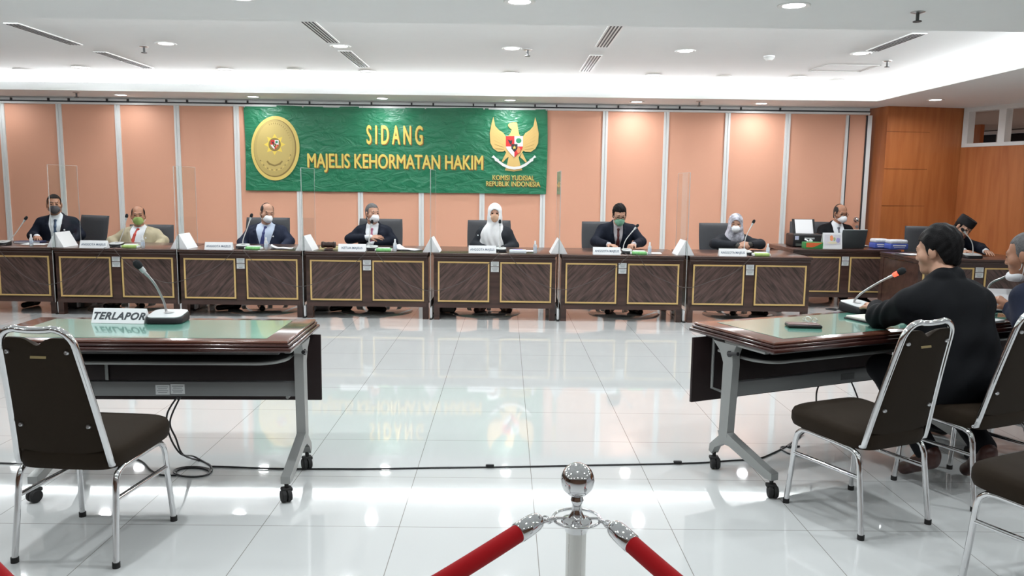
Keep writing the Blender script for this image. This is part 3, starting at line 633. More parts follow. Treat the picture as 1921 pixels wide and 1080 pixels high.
MB().rbox((0, 0, 0.042), (0.23, 0.12, 0.082), 0.004, 2).build('box', mat('box_green', (0.05, 0.30, 0.09), 0.4), o)
MB().prism([(-0.10, 0.078), (0.11, 0.078), (0.03, 0.035), (-0.02, 0.018), (-0.10, 0.02)], 0.0605, 0.0625).build('orange_panel', mat('box_orange', (0.80, 0.16, 0.05), 0.4), o)
MB().sheet(lambda s, t: Vector(((s-.5)*0.08+0.02*math.sin(t*4)-0.05, 0.015*math.sin(s*7), 0.082+t*0.045*(0.6+0.4*math.sin(s*9)))), 10, 5).build('tissue', M_paper, o)
x = at(1559, 455, CLY+0.05).x; o = thing('desk_card', 'white desk card printed with a colourful group drawing', 'card', (x+0.02, CLY+0.06, DH), 0)
R = Matrix.Rotation(rad(-9), 3, 'X')
MB().box((0, 0, 0.103), (0.245, 0.004, 0.205), R).box((0, 0.055, 0.095), (0.245, 0.004, 0.20), Matrix.Rotation(rad(20), 3, 'X')).build('card', M_card, o)
pic = MB().box((0, -0.0024, 0.118), (0.205, 0.002, 0.125), R).build('picture', mat('pale_picture', (0.70, 0.68, 0.72), 0.5, noise=0.1, nscale=20), o)
for k, (px, pz, w_, h_, c) in enumerate([(-0.075, -0.01, 0.04, 0.05, (0.35, 0.2, 0.3)), (-0.05, 0.005, 0.03, 0.05, (0.75, 0.3, 0.3)), (-0.012, 0.018, 0.045, 0.075, (0.85, 0.30, 0.13)), (0.025, 0.005, 0.03, 0.05, (0.35, 0.45, 0.25)), (0.07, -0.008, 0.055, 0.065, (0.35, 0.33, 0.6)), (0.0, -0.04, 0.12, 0.03, (0.72, 0.66, 0.45))]):
    q = R @ Vector((px, -0.004, 0.118-0.103+pz)); pts = [(w_/2*math.cos(2*PI*j/10)*(1+0.2*math.sin(3*j+k)), h_/2*math.sin(2*PI*j/10)) for j in range(10)]
    MB().prism(pts, 0.0, 0.001+0.0004*k, O=(q.x, q.y, 0.103+q.z), V=R @ Vector((0, 0, 1)), Nn=R @ Vector((0, -1, 0))).build('painted_shape', mat('ink_%d' % k, c, 0.6), pic)
x = at(1600, 452, CLY+0.15).x; o = thing('laptop', 'open laptop seen from behind, dark grey lid', 'laptop', (x, CLY+0.16, DH), 0.12)
R = Matrix.Rotation(rad(14), 3, 'X')
MB().rbox((0, 0.13, 0.009), (0.34, 0.24, 0.016), 0.004, 2).build('keyboard_base', M_dgrey, o); MB().rbox((0, 0.0-0.02, 0.125), (0.34, 0.007, 0.235), 0.003, 2, R).build('lid', mat('laptop_lid', (0.09, 0.105, 0.11), 0.35, metal=0.4), o)
MB().box((0, -0.0475, 0.242), (0.335, 0.006, 0.006), R).build('screen_edge', mat('screen_edge', (0.5, 0.55, 0.55), 0.4), o)
papers('low stack of white papers right of the laptop', at(1634, 462, CLY+0.2).x, CLY+0.62, DH, 0.24, 0.2, 0.1, 6, 0.0)
M_bag = mat('clear_wrap', (0.85, 0.87, 0.90), 0.15, trans=0.5, ior=1.2)
for k, (u, w_, lab) in enumerate([(1661, 0.19, 'small blue plastic wrapped pack on the rear desk'), (1682, 0.24, 'larger blue plastic wrapped pack at the rear desk end')]):
    x = at(u, 458, CLY+0.12+0.0*k).x; o = thing('wrapped_pack', lab, 'pack', (x, CLY+(0.30 if k == 0 else 0.13), DH), 0.05, 'blue wrapped packs')
    MB().rbox((0, 0, 0.038), (w_, 0.16, 0.074), 0.015, 3).build('blue_wrapper', M_blue, o)
    MB().rbox((0, 0, 0.098), (w_*0.98, 0.158, 0.055), 0.026, 4).build('clear_top', mat('wrap_white', (0.68, 0.70, 0.74), 0.25, noise=0.25, nscale=40), o)
    MB().box((0.0, -0.0815, 0.052), (w_*0.7, 0.002, 0.016)).box((0.0, -0.0815, 0.026), (w_*0.6, 0.002, 0.007)).build('white_print', M_paper, o)
papers('spread white and blue papers on the side desk corner', at(1708, 476, D2Y+0.45).x, D2Y+0.50, DH, 0.30, 0.22, 0.2, 3, 0.02)
pb = at(1825, 476, D2Y+0.14); loc = (pb.x, D2Y+0.16, DH+0.001)
microphone('desk microphone in front of the man in the black cap', loc, 0, [local(loc, 0, p) for p in (Vector((at(1826, 470, loc[1]).x, loc[1], DH+0.03)), at(1825, 462, loc[1]), at(1821, 450, loc[1]), at(1811, 437, loc[1]))], w=0.20, d=0.15, h=0.04, s=0.9, neckm=MATS['pale_gooseneck'])
# ------------------------------------------------------------------ banner on the partition
BX0, BX1 = at(456, 198, WY-0.04).x, at(1027, 204, WY-0.04).x
BZ1 = (at(456, 198, WY-0.04).z+at(1027, 204, WY-0.04).z)/2; BZ0 = (at(457, 357, WY-0.04).z+at(1026, 364, WY-0.04).z)/2
BW, BH = BX1-BX0, BZ1-BZ0
def banner_material():
    m = bpy.data.materials.new('banner_green'); m.use_nodes = True; nt = m.node_tree; b = nt.nodes['Principled BSDF']
    tc = nt.nodes.new('ShaderNodeTexCoord'); mp = nt.nodes.new('ShaderNodeMapping'); mp.inputs['Scale'].default_value = (1.6, 1, 3.2); mp.inputs['Rotation'].default_value = (0, 0.5, 0)
    nt.links.new(tc.outputs['Object'], mp.inputs[0]); n = nt.nodes.new('ShaderNodeTexNoise'); n.inputs['Scale'].default_value = 2.6; n.inputs['Detail'].default_value = 5; n.inputs['Distortion'].default_value = 1.2
    nt.links.new(mp.outputs[0], n.inputs['Vector']); bp = nt.nodes.new('ShaderNodeBump'); bp.inputs['Strength'].default_value = 0.55; bp.inputs['Distance'].default_value = 0.05
    nt.links.new(n.outputs['Fac'], bp.inputs['Height']); nt.links.new(bp.outputs[0], b.inputs['Normal'])
    cr = nt.nodes.new('ShaderNodeMixRGB'); cr.inputs[1].default_value = (0.008, 0.145, 0.064, 1); cr.inputs[2].default_value = (0.022, 0.220, 0.108, 1); nt.links.new(n.outputs['Fac'], cr.inputs[0]); nt.links.new(cr.outputs[0], b.inputs['Base Color'])
    b.inputs['Roughness'].default_value = 0.34
    return m
ban = thing('banner', 'large green vinyl banner with gold lettering on the peach wall', 'banner', ((BX0+BX1)/2, WY-0.03, BZ0), 0)
def wr(x, z): return 0.004*math.sin(x*3.1+z*2.0)+0.003*math.sin(x*7.3-z*3.1)
m = MB(); m.sheet(lambda s, t: Vector(((s-.5)*BW+0.012*math.sin(t*PI), wr((s-.5)*BW, t*BH), t*BH+0.006*math.sin(s*PI*6)*(1 if t > .9 else .3))), 80, 20)
top = list(m.v); k = len(top); fs = list(m.f); m.v += [(p[0], p[1]+0.004, p[2]) for p in top]; m.f += [tuple(reversed([i+k for i in f])) for f in fs]
m.build('cloth', banner_material(), ban)
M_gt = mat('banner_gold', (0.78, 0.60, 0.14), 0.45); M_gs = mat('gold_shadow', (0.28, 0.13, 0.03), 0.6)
def bpt(u, v): p = at(u, v, WY-0.04); return ((p.x-(BX0+BX1)/2), p.z-BZ0)
def onban(bm, x, z, off):
    vs = []
    for v in bm.verts: v.co = Vector((v.co.x+x, wr(v.co.x+x, v.co.y+z)-off-v.co.z, v.co.y+z))
def btext(txt, name, u0, u1, vt, vb, m, bold, off=0.006):
    (xa, zt), (xb, zb) = bpt(u0, vt), bpt(u1, vb); hgt = zt-zb
    bm = bmesh.new()
    for q, (ox, oy) in enumerate(((0, 0), (bold, 0), (-bold, 0), (0, bold*.6), (0, -bold*.6))):      # heavier strokes from overlaid outlines
        t_ = text_bm(txt, 1.0, 0.0005, 0, 0, 1, 1.0); tm = bpy.data.meshes.new('t')
        for v in t_.verts: v.co += Vector((ox, oy, 0.0002*q))
        t_.to_mesh(tm); t_.free(); bm.from_mesh(tm); bpy.data.meshes.remove(tm)
    xs_ = [v.co.x for v in bm.verts]; ys = [v.co.y for v in bm.verts]; sx = (xb-xa)/(max(xs_)-min(xs_)); sy = hgt/(max(ys)-min(ys)); cx, cy = (max(xs_)+min(xs_))/2, (max(ys)+min(ys))/2
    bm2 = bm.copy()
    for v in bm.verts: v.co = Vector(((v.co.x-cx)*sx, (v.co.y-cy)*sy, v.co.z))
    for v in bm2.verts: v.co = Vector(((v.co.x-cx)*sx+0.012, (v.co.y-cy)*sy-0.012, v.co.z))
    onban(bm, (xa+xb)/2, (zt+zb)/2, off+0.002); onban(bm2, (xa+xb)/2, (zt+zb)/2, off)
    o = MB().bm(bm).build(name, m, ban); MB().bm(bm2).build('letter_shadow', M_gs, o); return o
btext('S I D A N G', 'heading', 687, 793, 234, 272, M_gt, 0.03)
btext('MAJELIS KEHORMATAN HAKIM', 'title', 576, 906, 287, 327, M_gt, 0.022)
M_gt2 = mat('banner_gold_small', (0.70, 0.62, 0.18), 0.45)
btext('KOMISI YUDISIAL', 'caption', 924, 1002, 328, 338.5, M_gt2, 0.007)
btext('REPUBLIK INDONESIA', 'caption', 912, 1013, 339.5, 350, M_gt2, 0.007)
def flat(name, pts, m, off, parent=ban, th=0.001):
    b_ = MB(); P = [bpt(*p) for p in pts]
    ax = sum(p[0] for p in P)/len(P); az = sum(p[1] for p in P)/len(P)
    y0 = wr(ax, az)-off; b_.prism(P, 0, th, O=(0, y0, 0)); return b_.build(name, m, parent)
def ov(cu, cv, ru, rv, n=48): return [(cu+ru*math.cos(2*PI*k/n), cv+rv*math.sin(2*PI*k/n)) for k in range(n)]
# oval gold seal
M_g1 = mat('seal_gold_light', (0.72, 0.55, 0.16), 0.4); M_g2 = mat('seal_gold', (0.50, 0.38, 0.13), 0.45); M_g3 = mat('seal_gold_dark', (0.27, 0.19, 0.06), 0.5); M_redp = mat('print_red', (0.62, 0.03, 0.03), 0.5); M_wp = mat('print_white', (0.80, 0.80, 0.78), 0.5); M_kp = mat('print_black', (0.03, 0.03, 0.03), 0.5); M_gp = mat('print_green', (0.03, 0.25, 0.12), 0.5)
seal = flat('oval_seal', ov(516.5, 278, 45.5, 60.5), M_g1, 0.010)
flat('seal_field', ov(516, 278, 40, 54), M_g3, 0.012, seal); flat('seal_field', ov(515, 277.3, 38.5, 52.5), M_g2, 0.0135, seal); flat('seal_rim', ov(515, 275, 33.5, 46.5), mat('seal_gold_mid', (0.56, 0.43, 0.15), 0.45), 0.0145, seal)
star = []
for k in range(16): a = 2*PI*k/16-PI/2; r_ = 1.0 if k % 2 == 0 else 0.62; star.append((515.5+20*r_*math.cos(a), 271+20*r_*math.sin(a)))
flat('sun_rays', star, mat('seal_yellow', (0.82, 0.62, 0.10), 0.4), 0.016, seal); flat('sun_disc', ov(515.5, 271, 11.5, 12.5), M_g3, 0.0175, seal)
def shield(cu, cv, w, h, off, par):
    def sp(q): return [(cu+x*w, cv+y*h) for x, y in q]
    flat('shield_quarter', sp([(-.5, -.5), (0, -.5), (0, 0.02), (-.5, 0.02)]), M_redp, off, par); flat('shield_quarter', sp([(0, -.5), (.5, -.5), (.5, 0.02), (0, 0.02)]), M_wp, off, par)
    flat('shield_quarter', sp([(-.5, 0.02), (0, 0.02), (0, .55), (-.22, .38), (-.45, .14)]), M_wp, off, par); flat('shield_quarter', sp([(0, 0.02), (.5, 0.02), (.45, .14), (.22, .38), (0, .55)]), M_redp, off, par)
    flat('tree_badge', [(cu+w*.25+w*.17*math.cos(a*.7), cv-h*.27+h*.13*math.sin(a*.7)) for a in range(9)], M_gp, off+0.0015, par)
    flat('bull_badge', sp([(-.40, -.34), (-.20, -.26), (-.12, -.34), (-.14, -.16), (-.22, -.06), (-.30, -.16)]), M_kp, off+0.0015, par)
    flat('centre_shield', sp([(-.18, -.10), (.18, -.10), (.18, .12), (0, .30), (-.18, .12)]), M_kp, off+0.002, par)
    st = []
    for k in range(10): a = 2*PI*k/10-PI/2; r_ = 1 if k % 2 == 0 else .42; st.append((cu+w*.12*r_*math.cos(a), cv+h*.07+h*.10*r_*math.sin(a)))
    flat('star_badge', st, M_gt, off+0.0035, par)
    flat('chain_badge', [(cu+w*(.24+.12*math.cos(k*.6-.2)), cv+h*(.2+.16*math.sin(k*.6))) for k in range(11)], mat('print_orange', (0.75, 0.25, 0.10), 0.5), off+0.0015, par)
shield(515.5, 271, 15, 17, 0.019, seal)
for k in range(19):
    a = rad(20+k*140/18); u_, v_ = 515+32*math.cos(a), 276+43*math.sin(a)
    flat('wreath_leaf', [(u_-1.6, v_), (u_, v_-1.6), (u_+1.6, v_), (u_, v_+1.6)], M_g1 if k % 2 else M_g3, 0.017, seal)
for k in range(22):
    a = rad(195+k*150/21); u_, v_ = 515+30*math.cos(a), 275+42*math.sin(a); du_, dv_ = 3.2*math.cos(a), 3.2*math.sin(a)
    flat('seal_ray', [(u_-.5, v_), (u_+.5, v_), (u_+du_+.5, v_+dv_), (u_+du_-.5, v_+dv_)], M_g3, 0.017, seal)
flat('seal_ribbon', [(500, 303), (505, 309), (515.5, 312), (526, 309), (531, 303), (529, 301), (524, 306), (515.5, 309), (507, 306), (502, 301)], M_g3, 0.0165, seal)
# eagle crest
M_eg = mat('eagle_gold', (0.70, 0.48, 0.17), 0.45); M_ed = mat('eagle_line', (0.42, 0.25, 0.07), 0.5)
wing = [(925.5, 219), (922, 232), (918.8, 250), (920, 268), (925, 278), (934, 284.5), (944, 284), (949, 281), (949, 256), (944, 249), (935, 243), (929, 236)]
eagle = flat('eagle_body', [(952.5, 234.5), (956, 230.5), (963, 229.5), (970, 229.8), (971.5, 240), (974, 252), (979, 258), (982, 282), (973, 295), (976, 309), (980, 319), (964, 321.5), (947, 319.5), (951, 309), (954, 295), (947, 282), (949, 258), (957, 251), (960, 243), (955.5, 239.5)], M_eg, 0.010)
for s in (0, 1):
    mir = lambda P: [(965*2-u-0.5, v+0.6) for u, v in P] if s else P
    wg = flat('eagle_wing', mir(wing), M_eg, 0.012, eagle)
    for k in range(7):
        t = k/6.0; a_ = (920.5+t*8, 232+k*7.6); b_ = (946, 258+t*22)
        flat('feather_line', mir([a_, (a_[0]+1, a_[1]+0.9), b_, (b_[0]-1, b_[1]-0.7)]), M_ed, 0.0145, wg)
    flat('eagle_leg', mir([(950, 285), (954, 294), (948, 299), (944, 304), (941, 303), (946, 293)]), M_eg, 0.012, eagle)
flat('eagle_eye', ov(961, 233.5, .9, .8, 8), M_kp, 0.013, eagle); flat('beak', [(952.5, 234.5), (956, 231.5), (957.5, 236), (955, 238.5), (953.5, 237)], mat('beak_gold', (0.80, 0.60, 0.25), 0.4), 0.013, eagle)
shield(965, 274, 32, 38, 0.016, eagle)
flat('ribbon', [(935, 300), (945, 307), (955, 311.5), (965, 313), (975, 311.5), (985, 306.5), (995, 299.5), (997, 303), (987, 311), (976, 316.5), (965, 318), (954, 316.5), (943, 311.5), (933, 303.5)], M_wp, 0.019, eagle)
flat('ribbon_tail', [(926, 291), (931, 296), (936, 299), (935, 304), (929, 302), (927, 297), (922, 295)], M_wp, 0.019, eagle); flat('ribbon_tail', [(1003, 291), (998.5, 296), (993, 299), (995, 304), (1000, 302), (1001, 297), (1006, 295)], M_wp, 0.019, eagle)
for k, (u, v) in enumerate([(458, 200), (568, 200), (680, 201), (798, 203), (908, 204), (1025, 206)]):
    x, z = bpt(u, v); MB().lathe([(0, 0), (0.011, 0), (0.011, 0.004), (0, 0.006)], (x, wr(x, z)-0.004, z), 12, Matrix.Rotation(PI/2, 3, 'X')).build('eyelet', M_steel, ban)

# ------------------------------------------------------------------ folding tables with castors
TW, TD, TH = 1.50, 0.66, 0.765
def folding_table(o, labels=True, inset=(0.035, 0.035)):
    # moulded edge: stacked steps
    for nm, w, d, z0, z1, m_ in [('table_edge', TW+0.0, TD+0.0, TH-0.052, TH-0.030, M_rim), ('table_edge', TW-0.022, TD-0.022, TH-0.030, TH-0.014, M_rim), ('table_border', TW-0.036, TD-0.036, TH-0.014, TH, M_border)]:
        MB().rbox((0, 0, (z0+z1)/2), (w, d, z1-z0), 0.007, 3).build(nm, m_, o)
    MB().box((0.0, 0.0, TH+0.0006), (TW-0.26, TD-0.16, 0.0016)).build('green_inlay', M_green, o)
    MB().box((0, 0.02, TH-0.066), (TW-0.16, TD-0.14, 0.026)).build('underframe', M_dgrey, o)
    # shelf with a rounded front lip
    hw = TW/2-0.075; pl = []
    for (cx, cy, a0, a1) in ((hw-0.13, -0.19+0.13, 0, -90), (-hw+0.13, -0.19+0.13, -90, -180)):
        for k in range(9): a = rad(a0+(a1-a0)*k/8); pl.append((cx+0.13*math.cos(a), cy+0.13*math.sin(a)))
    pl = [(hw, 0.16)]+pl+[(-hw, 0.16)]
    sh = MB().prism(pl, TH-0.138, TH-0.130, V=(0, 1, 0), Nn=(0, 0, 1)).build('book_shelf', M_dgrey, o)
    MB().tube([(x, y, TH-0.134) for x, y in pl], 0.0085, 8).build('shelf_rim', M_grey, sh)
    MB().rbox((0, 0.27, 0.508), (TW+0.03, 0.018, 0.36), 0.003, 2).build('modesty_panel', mat('modesty_laminate', (0.016, 0.008, 0.008), 0.45, spec=0.35), o)
    cb = MB().rbox((0, 0.03, 0.452), (TW-0.10, 0.035, 0.075), 0.006, 2).build('cross_beam', mat('beam_grey', (0.20, 0.205, 0.205), 0.4, metal=0.4), o)
    if labels:
        for k, xx in enumerate((0.02, 0.095)):
            l = MB().box((xx, 0.0115, 0.448+0.004*k), (0.070, 0.002, 0.05)).build('inventory_label', M_lab, cb)
            mm = MB()
            for q in range(4): mm.box((xx, 0.010, 0.463+0.004*k-q*0.010), (0.055-0.01*(q % 2), 0.002, 0.003))
            mm.build('print', M_ink, l)
    else:
        MB().box((0.12, 0.0115, 0.452), (0.10, 0.002, 0.035)).build('socket_plate', M_dgrey, cb)
    for s in (-1, 1):
        x = s*(TW/2-inset[0 if s < 0 else 1])
        def pr(b_, poly, th): b_.prism(poly, -th/2, th/2, O=(x, 0, 0), U=(0, 1, 0), V=(0, 0, 1), Nn=(1, 0, 0)); return b_
        lg = MB(); pr(lg, [(-0.010, 0.205), (0.055, 0.205), (0.045, TH-0.17), (0.075, TH-0.11), (0.13, TH-0.066), (-0.05, TH-0.066), (-0.025, TH-0.12), (-0.03, TH-0.17)], 0.046)
        lg = lg.build('leg', M_grey, o, 30)
        ft = MB(); pr(ft, [(0.065, 0.225), (0.055, 0.20), (0.125, 0.135), (0.130, 0.095), (0.105, 0.085), (0.085, 0.125), (0.02, 0.165), (-0.03, 0.165), (-0.30, 0.088), (-0.345, 0.09), (-0.345, 0.125), (-0.30, 0.135), (-0.05, 0.215), (0.0, 0.235)], 0.044)
        ft.build('foot_bar', M_grey, lg, 30)
        MB().rbox((x, -0.10, TH-0.062), (0.034, 0.30, 0.018), 0.005, 2).build('support_arm', M_grey, lg); MB().cyl((x-0.03, -0.005, TH-0.115), (x+0.03, -0.005, TH-0.115), 0.016).tube([(x+s*0.03, -0.005, TH-0.115), (x+s*0.035, -0.08, TH-0.10)], 0.010, 8).build('tilt_lever', M_black, lg)
        MB().tube([(x-s*0.08, 0.255, TH-0.07), (x-s*0.08, 0.255, 0.40), (x-s*0.08, 0.05, 0.40)], 0.009, 8).build('panel_bracket', M_grey, o)
        for (yy, zt) in ((-0.325, 0.09), (0.110, 0.088)):
            c = MB(); A = Matrix.Rotation(0.5*s, 3, 'Z') @ Matrix.Rotation(PI/2, 3, 'Y')
            c.lathe([(0, -0.024), (0.026, -0.024), (0.0305, -0.018), (0.0305, -0.004), (0.02, -0.003), (0.02, 0.003), (0.0305, 0.004), (0.0305, 0.018), (0.026, 0.024), (0, 0.024)], (x, yy-0.012, 0.0308), 20, A).cyl((x, yy, 0.05), (x, yy, zt+0.004), 0.010, n=10)
            c.rbox((x, yy+0.0, 0.058), (0.05, 0.045, 0.018), 0.006, 2, Matrix.Rotation(0.5*s, 3, 'Z'))
            c.build('caster', M_rubber, o)
LT = thing('folding_table', 'green topped folding table at the left with the TERLAPOR sign', 'table', (-1.747, 3.915, 0), rad(1.5), 'green topped folding tables'); folding_table(LT, True, (0.30, 0.035))
RT = thing('folding_table', 'green topped folding table at the right where two men sit', 'table', (1.83, 4.30, 0), rad(24), 'green topped folding tables'); folding_table(RT, False)
RT2 = None
# second right-hand table, continuing the line towards the photo edge
c2_ = Vector((1.83, 4.30, 0))+Vector((math.cos(rad(24)), math.sin(rad(24)), 0))*1.56
copy_tree(RT, c2_, rad(24), 'green topped folding table at the right photo edge before the grey haired man', 'green topped folding tables')
# things on the left table
p = lev(222, 606, TH+0.002); tentplate('name_plate', 'white folded sign reading TERLAPOR on the left green table', (p.x, p.y+0.03, TH+0.0018), rad(-2), 0.275, 0.072, 0.075, 'TERLAPOR', 0.053, mat('charcoal_print', (0.06, 0.065, 0.075), 0.6), shear=0.25, bold=0.0019, sx=1.0, dy=0.002, spacing=1.1, dx=0.0)
loc = Vector((lev(308, 606, TH+0.002).x, lev(308, 606, TH+0.002).y+0.05, TH+0.0018)); rz = 0.05
nk = [local(loc, rz, q) for q in (at(312, 592, loc.y+0.03), at(311, 578, loc.y+0.035), at(305, 560, loc.y+0.03), at(290, 532, loc.y), at(271, 510, loc.y-0.03))]; nk[0].z = 0.045
microphone('grey topped desk microphone beside the TERLAPOR sign', loc, rz, nk, w=0.185, d=0.17, h=0.042, s=1.05)
# things on the right table
loc = Vector((lev(1617, 587, TH+0.002).x, lev(1617, 587, TH+0.002).y+0.05, TH+0.0018)); rz = rad(24)
nk = [local(loc, rz, q) for q in (at(1601, 572, loc.y+0.03), at(1604, 562, loc.y+0.03), at(1617, 549, loc.y), at(1650, 529, loc.y-0.05), at(1676, 516, loc.y-0.1))]; nk[0].z = 0.045
microphone('grey topped desk microphone with a lit red ring before the seated man in black', loc, rz, nk, w=0.175, d=0.185, h=0.05, lit=True, s=1.1)
tag(MB().tube(smooth([loc+Vector((-0.09, 0.05, 0.006)), loc+Vector((-0.14, 0.08, 0.006)), loc+Vector((-0.17, 0.06, 0.006)), loc+Vector((-0.13, 0.02, 0.006)), loc+Vector((-0.10, 0.06, 0.010))], 8), 0.004, 8).build('microphone_cable', M_black), 'short black cable loop beside the lit microphone base', 'cable')
p = lev(1507, 612, TH+0.006); o = thing('phone', 'dark phone in a leather case lying on the right green table', 'phone', (p.x, p.y, TH+0.0018), rad(-6))
MB().rbox((0, 0, 0.009), (0.175, 0.088, 0.017), 0.006, 3).build('case', mat('case_black', (0.01, 0.009, 0.009), 0.4), o); MB().rbox((-0.004, 0.002, 0.0185), (0.162, 0.078, 0.004), 0.002, 2).build('cover_flap', mat('case_brown', (0.10, 0.035, 0.03), 0.35), o)
p = lev(1522, 601, TH+0.01); o = thing('glasses', 'folded pair of glasses behind the phone on the green table', 'glasses', (p.x, p.y, TH+0.0018), rad(115)); o.scale = (0.72, 0.72, 0.72)
for s in (-1, 1):
    ring = [(s*0.033+0.026*math.cos(a), 0.0, 0.020+0.018*math.sin(a)) for a in [2*PI*k/20 for k in range(20)]]
    MB().tube(ring, 0.0018, 6, closed=True).build('lens_rim', M_steel, o)
    MB().tube(smooth([(s*0.06, 0, 0.026), (s*0.058, 0.03, 0.015), (-s*0.03, 0.045+0.006*s, 0.005), (-s*0.05, 0.047+0.006*s, 0.004)], 5), 0.0018, 6).build('temple', M_steel, o)
MB().tube([(-0.008, 0, 0.024), (0.008, 0, 0.024)], 0.0018, 6).build('bridge', M_steel, o)
p = lev(1622, 597, TH+0.01); o = thing('notebook', 'open white notebook with dark cover under the left hand of the man in black', 'notebook', (p.x+0.06, p.y+0.0, TH+0.0018), rad(20))
MB().rbox((0, 0, 0.004), (0.27, 0.19, 0.008), 0.002, 2).build('cover', M_black, o); MB().rbox((0.004, 0.004, 0.013), (0.255, 0.18, 0.012), 0.004, 2).build('pages', mat('cream_paper', (0.78, 0.76, 0.68), 0.6), o)

# ------------------------------------------------------------------ banquet chairs
def banquet_chair(label, loc, rz):
    o = thing('banquet_chair', label, 'chair', loc, rz, 'chrome banquet chairs')
    # seat: crowned cushion with rounded plan
    m = MB(); N = 40; rings = []
    def plan(k, s):
        a = 2*PI*k/N; ca, sa = math.cos(a), math.sin(a); e = 0.34
        x = 0.222*math.copysign(abs(ca)**e, ca); y = 0.225*math.copysign(abs(sa)**e, sa)
        x *= (1.0+0.06*(y/0.225)); return (x*s, y*s)
    prof = [(0.86, 0.385), (0.97, 0.390), (1.0, 0.41), (1.0, 0.445), (0.97, 0.463), (0.90, 0.474), (0.7, 0.483), (0.4, 0.487)]
    vs = []; fs = []
    for (s, z) in prof:
        for k in range(N): x, y = plan(k, s); vs.append((x, y+0.02, z+0.010*(y/0.225)))
    for j in range(len(prof)-1):
        for k in range(N): q = (k+1) % N; fs.append((j*N+k, j*N+q, (j+1)*N+q, (j+1)*N+k))
    fs += [tuple(reversed(range(N))), tuple((len(prof)-1)*N+k for k in range(N))]
    m.add(vs, fs).build('seat', M_brown, o, 50)
    # back hoop
    zb, zt = 0.395, 0.955
    def bp(x, z): t = (z-zb)/(zt-zb); return Vector((x, -0.185-0.115*t-0.02*t*t, z))
    def half(z): t = (z-zb)/(zt-zb); return 0.190-0.052*t
    R = 0.075; right = [bp(half(zb)-0.02, zb-0.012)+Vector((0, 0.05, 0)), bp(half(zb)-0.002, zb+0.01), bp(half(zb+0.05), zb+0.05)]+[bp(half(z), z) for z in np.linspace(zb+0.10, zt-R-0.02, 8)]
    ht = half(zt-R); arc = [bp(ht-R+R*math.cos(a)*1.0, zt-R+R*math.sin(a)) for a in [rad(15*k) for k in range(0, 7)]]
    path = right+arc; left = [Vector((-q.x, q.y, q.z)) for q in reversed(path)]
    mid = [bp(x, zt-0.006*(1-(x/0.08)**2) if abs(x) < 0.08 else zt) for x in (0.05, 0.025, 0, -0.025, -0.05)]
    MB().tube(path+mid+left, 0.0135, 10).build('back_frame', M_chrome, o, 60)
    # back cushion inside the hoop, with the scooped hand grip at its top
    def inner(s, t):
        z = zb+0.075+(zt-0.035-zb-0.075)*t; hw = half(z)-0.010
        zz = zt-0.014-z; 
        if zz < R*0.9: hw -= (R*0.9)*(1-math.sqrt(max(0, 1-((R*0.9-zz)/(R*0.9))**2)))
        x = (2*s-1)*max(hw, 0.02); 
        if t > 0.9: z -= 0.030*math.exp(-(x/0.032)**2)*(t-0.9)/0.1
        if t < 0.1: z -= 0.03*(1-(x/0.2)**2)*(1-t/0.1)
        return x, z
    m = MB(); nu, nv = 22, 26
    for side in (0, 1):
        def fn(s, t):
            x, z = inner(s, t); e = min(1, (abs(2*s-1))**8+max(0, (abs(2*t-1)))**14); p = bp(x, z)
            return p+Vector((0, (0.045*(1-0.75*e) if side else -0.010*(1-0.5*e)), 0.0))
        m.sheet(fn, nu, nv)
    W_ = nu+1; A = W_*(nv+1)
    ring = [i for i in range(nu+1)]+[j*W_+nu for j in range(1, nv+1)]+[nv*W_+i for i in range(nu-1, -1, -1)]+[j*W_ for j in range(nv-1, 0, -1)]
    for q in range(len(ring)): a, b_ = ring[q], ring[(q+1) % len(ring)]; m.f.append((a, b_, b_+A, a+A))
    bk = m.build('backrest', M_brown, o, 60)
    for (x, z) in ((-0.115, 0.865), (0.115, 0.865), (-0.135, 0.565), (0.135, 0.565)):
        q = bp(x, z); MB().lathe([(0, 0.012), (0.006, 0.011), (0.009, 0.006), (0.009, 0)], q+Vector((0, -0.009, 0)), 12, Matrix.Rotation(rad(80), 3, 'X')).build('back_bolt', M_steel, bk)
    q = bp(0.0, 0.845); MB().rbox(q+Vector((0, -0.012, 0)), (0.062, 0.003, 0.010), 0.001, 1, Matrix.Rotation(rad(-13), 3, 'X')).build('maker_plate', mat('brass_plate', (0.42, 0.33, 0.16), 0.4, metal=0.6), bk)
    # side frames
    for s in (-1, 1):
        f = (s*0.212, 0.218, 0.012); r_ = (s*0.208, -0.222, 0.012)
        P = smooth([(s*0.212, 0.218, 0.012), (s*0.205, 0.207, 0.15), (s*0.198, 0.195, 0.32)], 4)+smooth([(s*0.197, 0.185, 0.352), (s*0.196, 0.155, 0.376), (s*0.196, 0.11, 0.382)], 5)+[Vector((s*0.196, 0.0, 0.380)), Vector((s*0.196, -0.08, 0.377))]+smooth([(s*0.196, -0.13, 0.373), (s*0.197, -0.165, 0.358), (s*0.199, -0.182, 0.32)], 5)+smooth([(s*0.200, -0.186, 0.28), (s*0.204, -0.205, 0.14), (s*0.208, -0.222, 0.012)], 4)
        n1 = len(P)//2
        MB().tube(P[:n1+1], 0.0125, 10, upv=(1, 0, 0)).build('leg', M_chrome, o, 60); MB().tube(P[n1:], 0.0125, 10, upv=(1, 0, 0)).build('leg', M_chrome, o, 60)
        MB().tube([(s*0.200, 0.199, 0.255), (s*0.201, -0.186, 0.262)], 0.010, 8).build('stretcher', M_chrome, o, 60)
        for q in (f, r_): MB().cyl((q[0], q[1], 0.0), (q[0], q[1], 0.022), 0.015, n=12).build('rubber_foot', M_rubber, o)
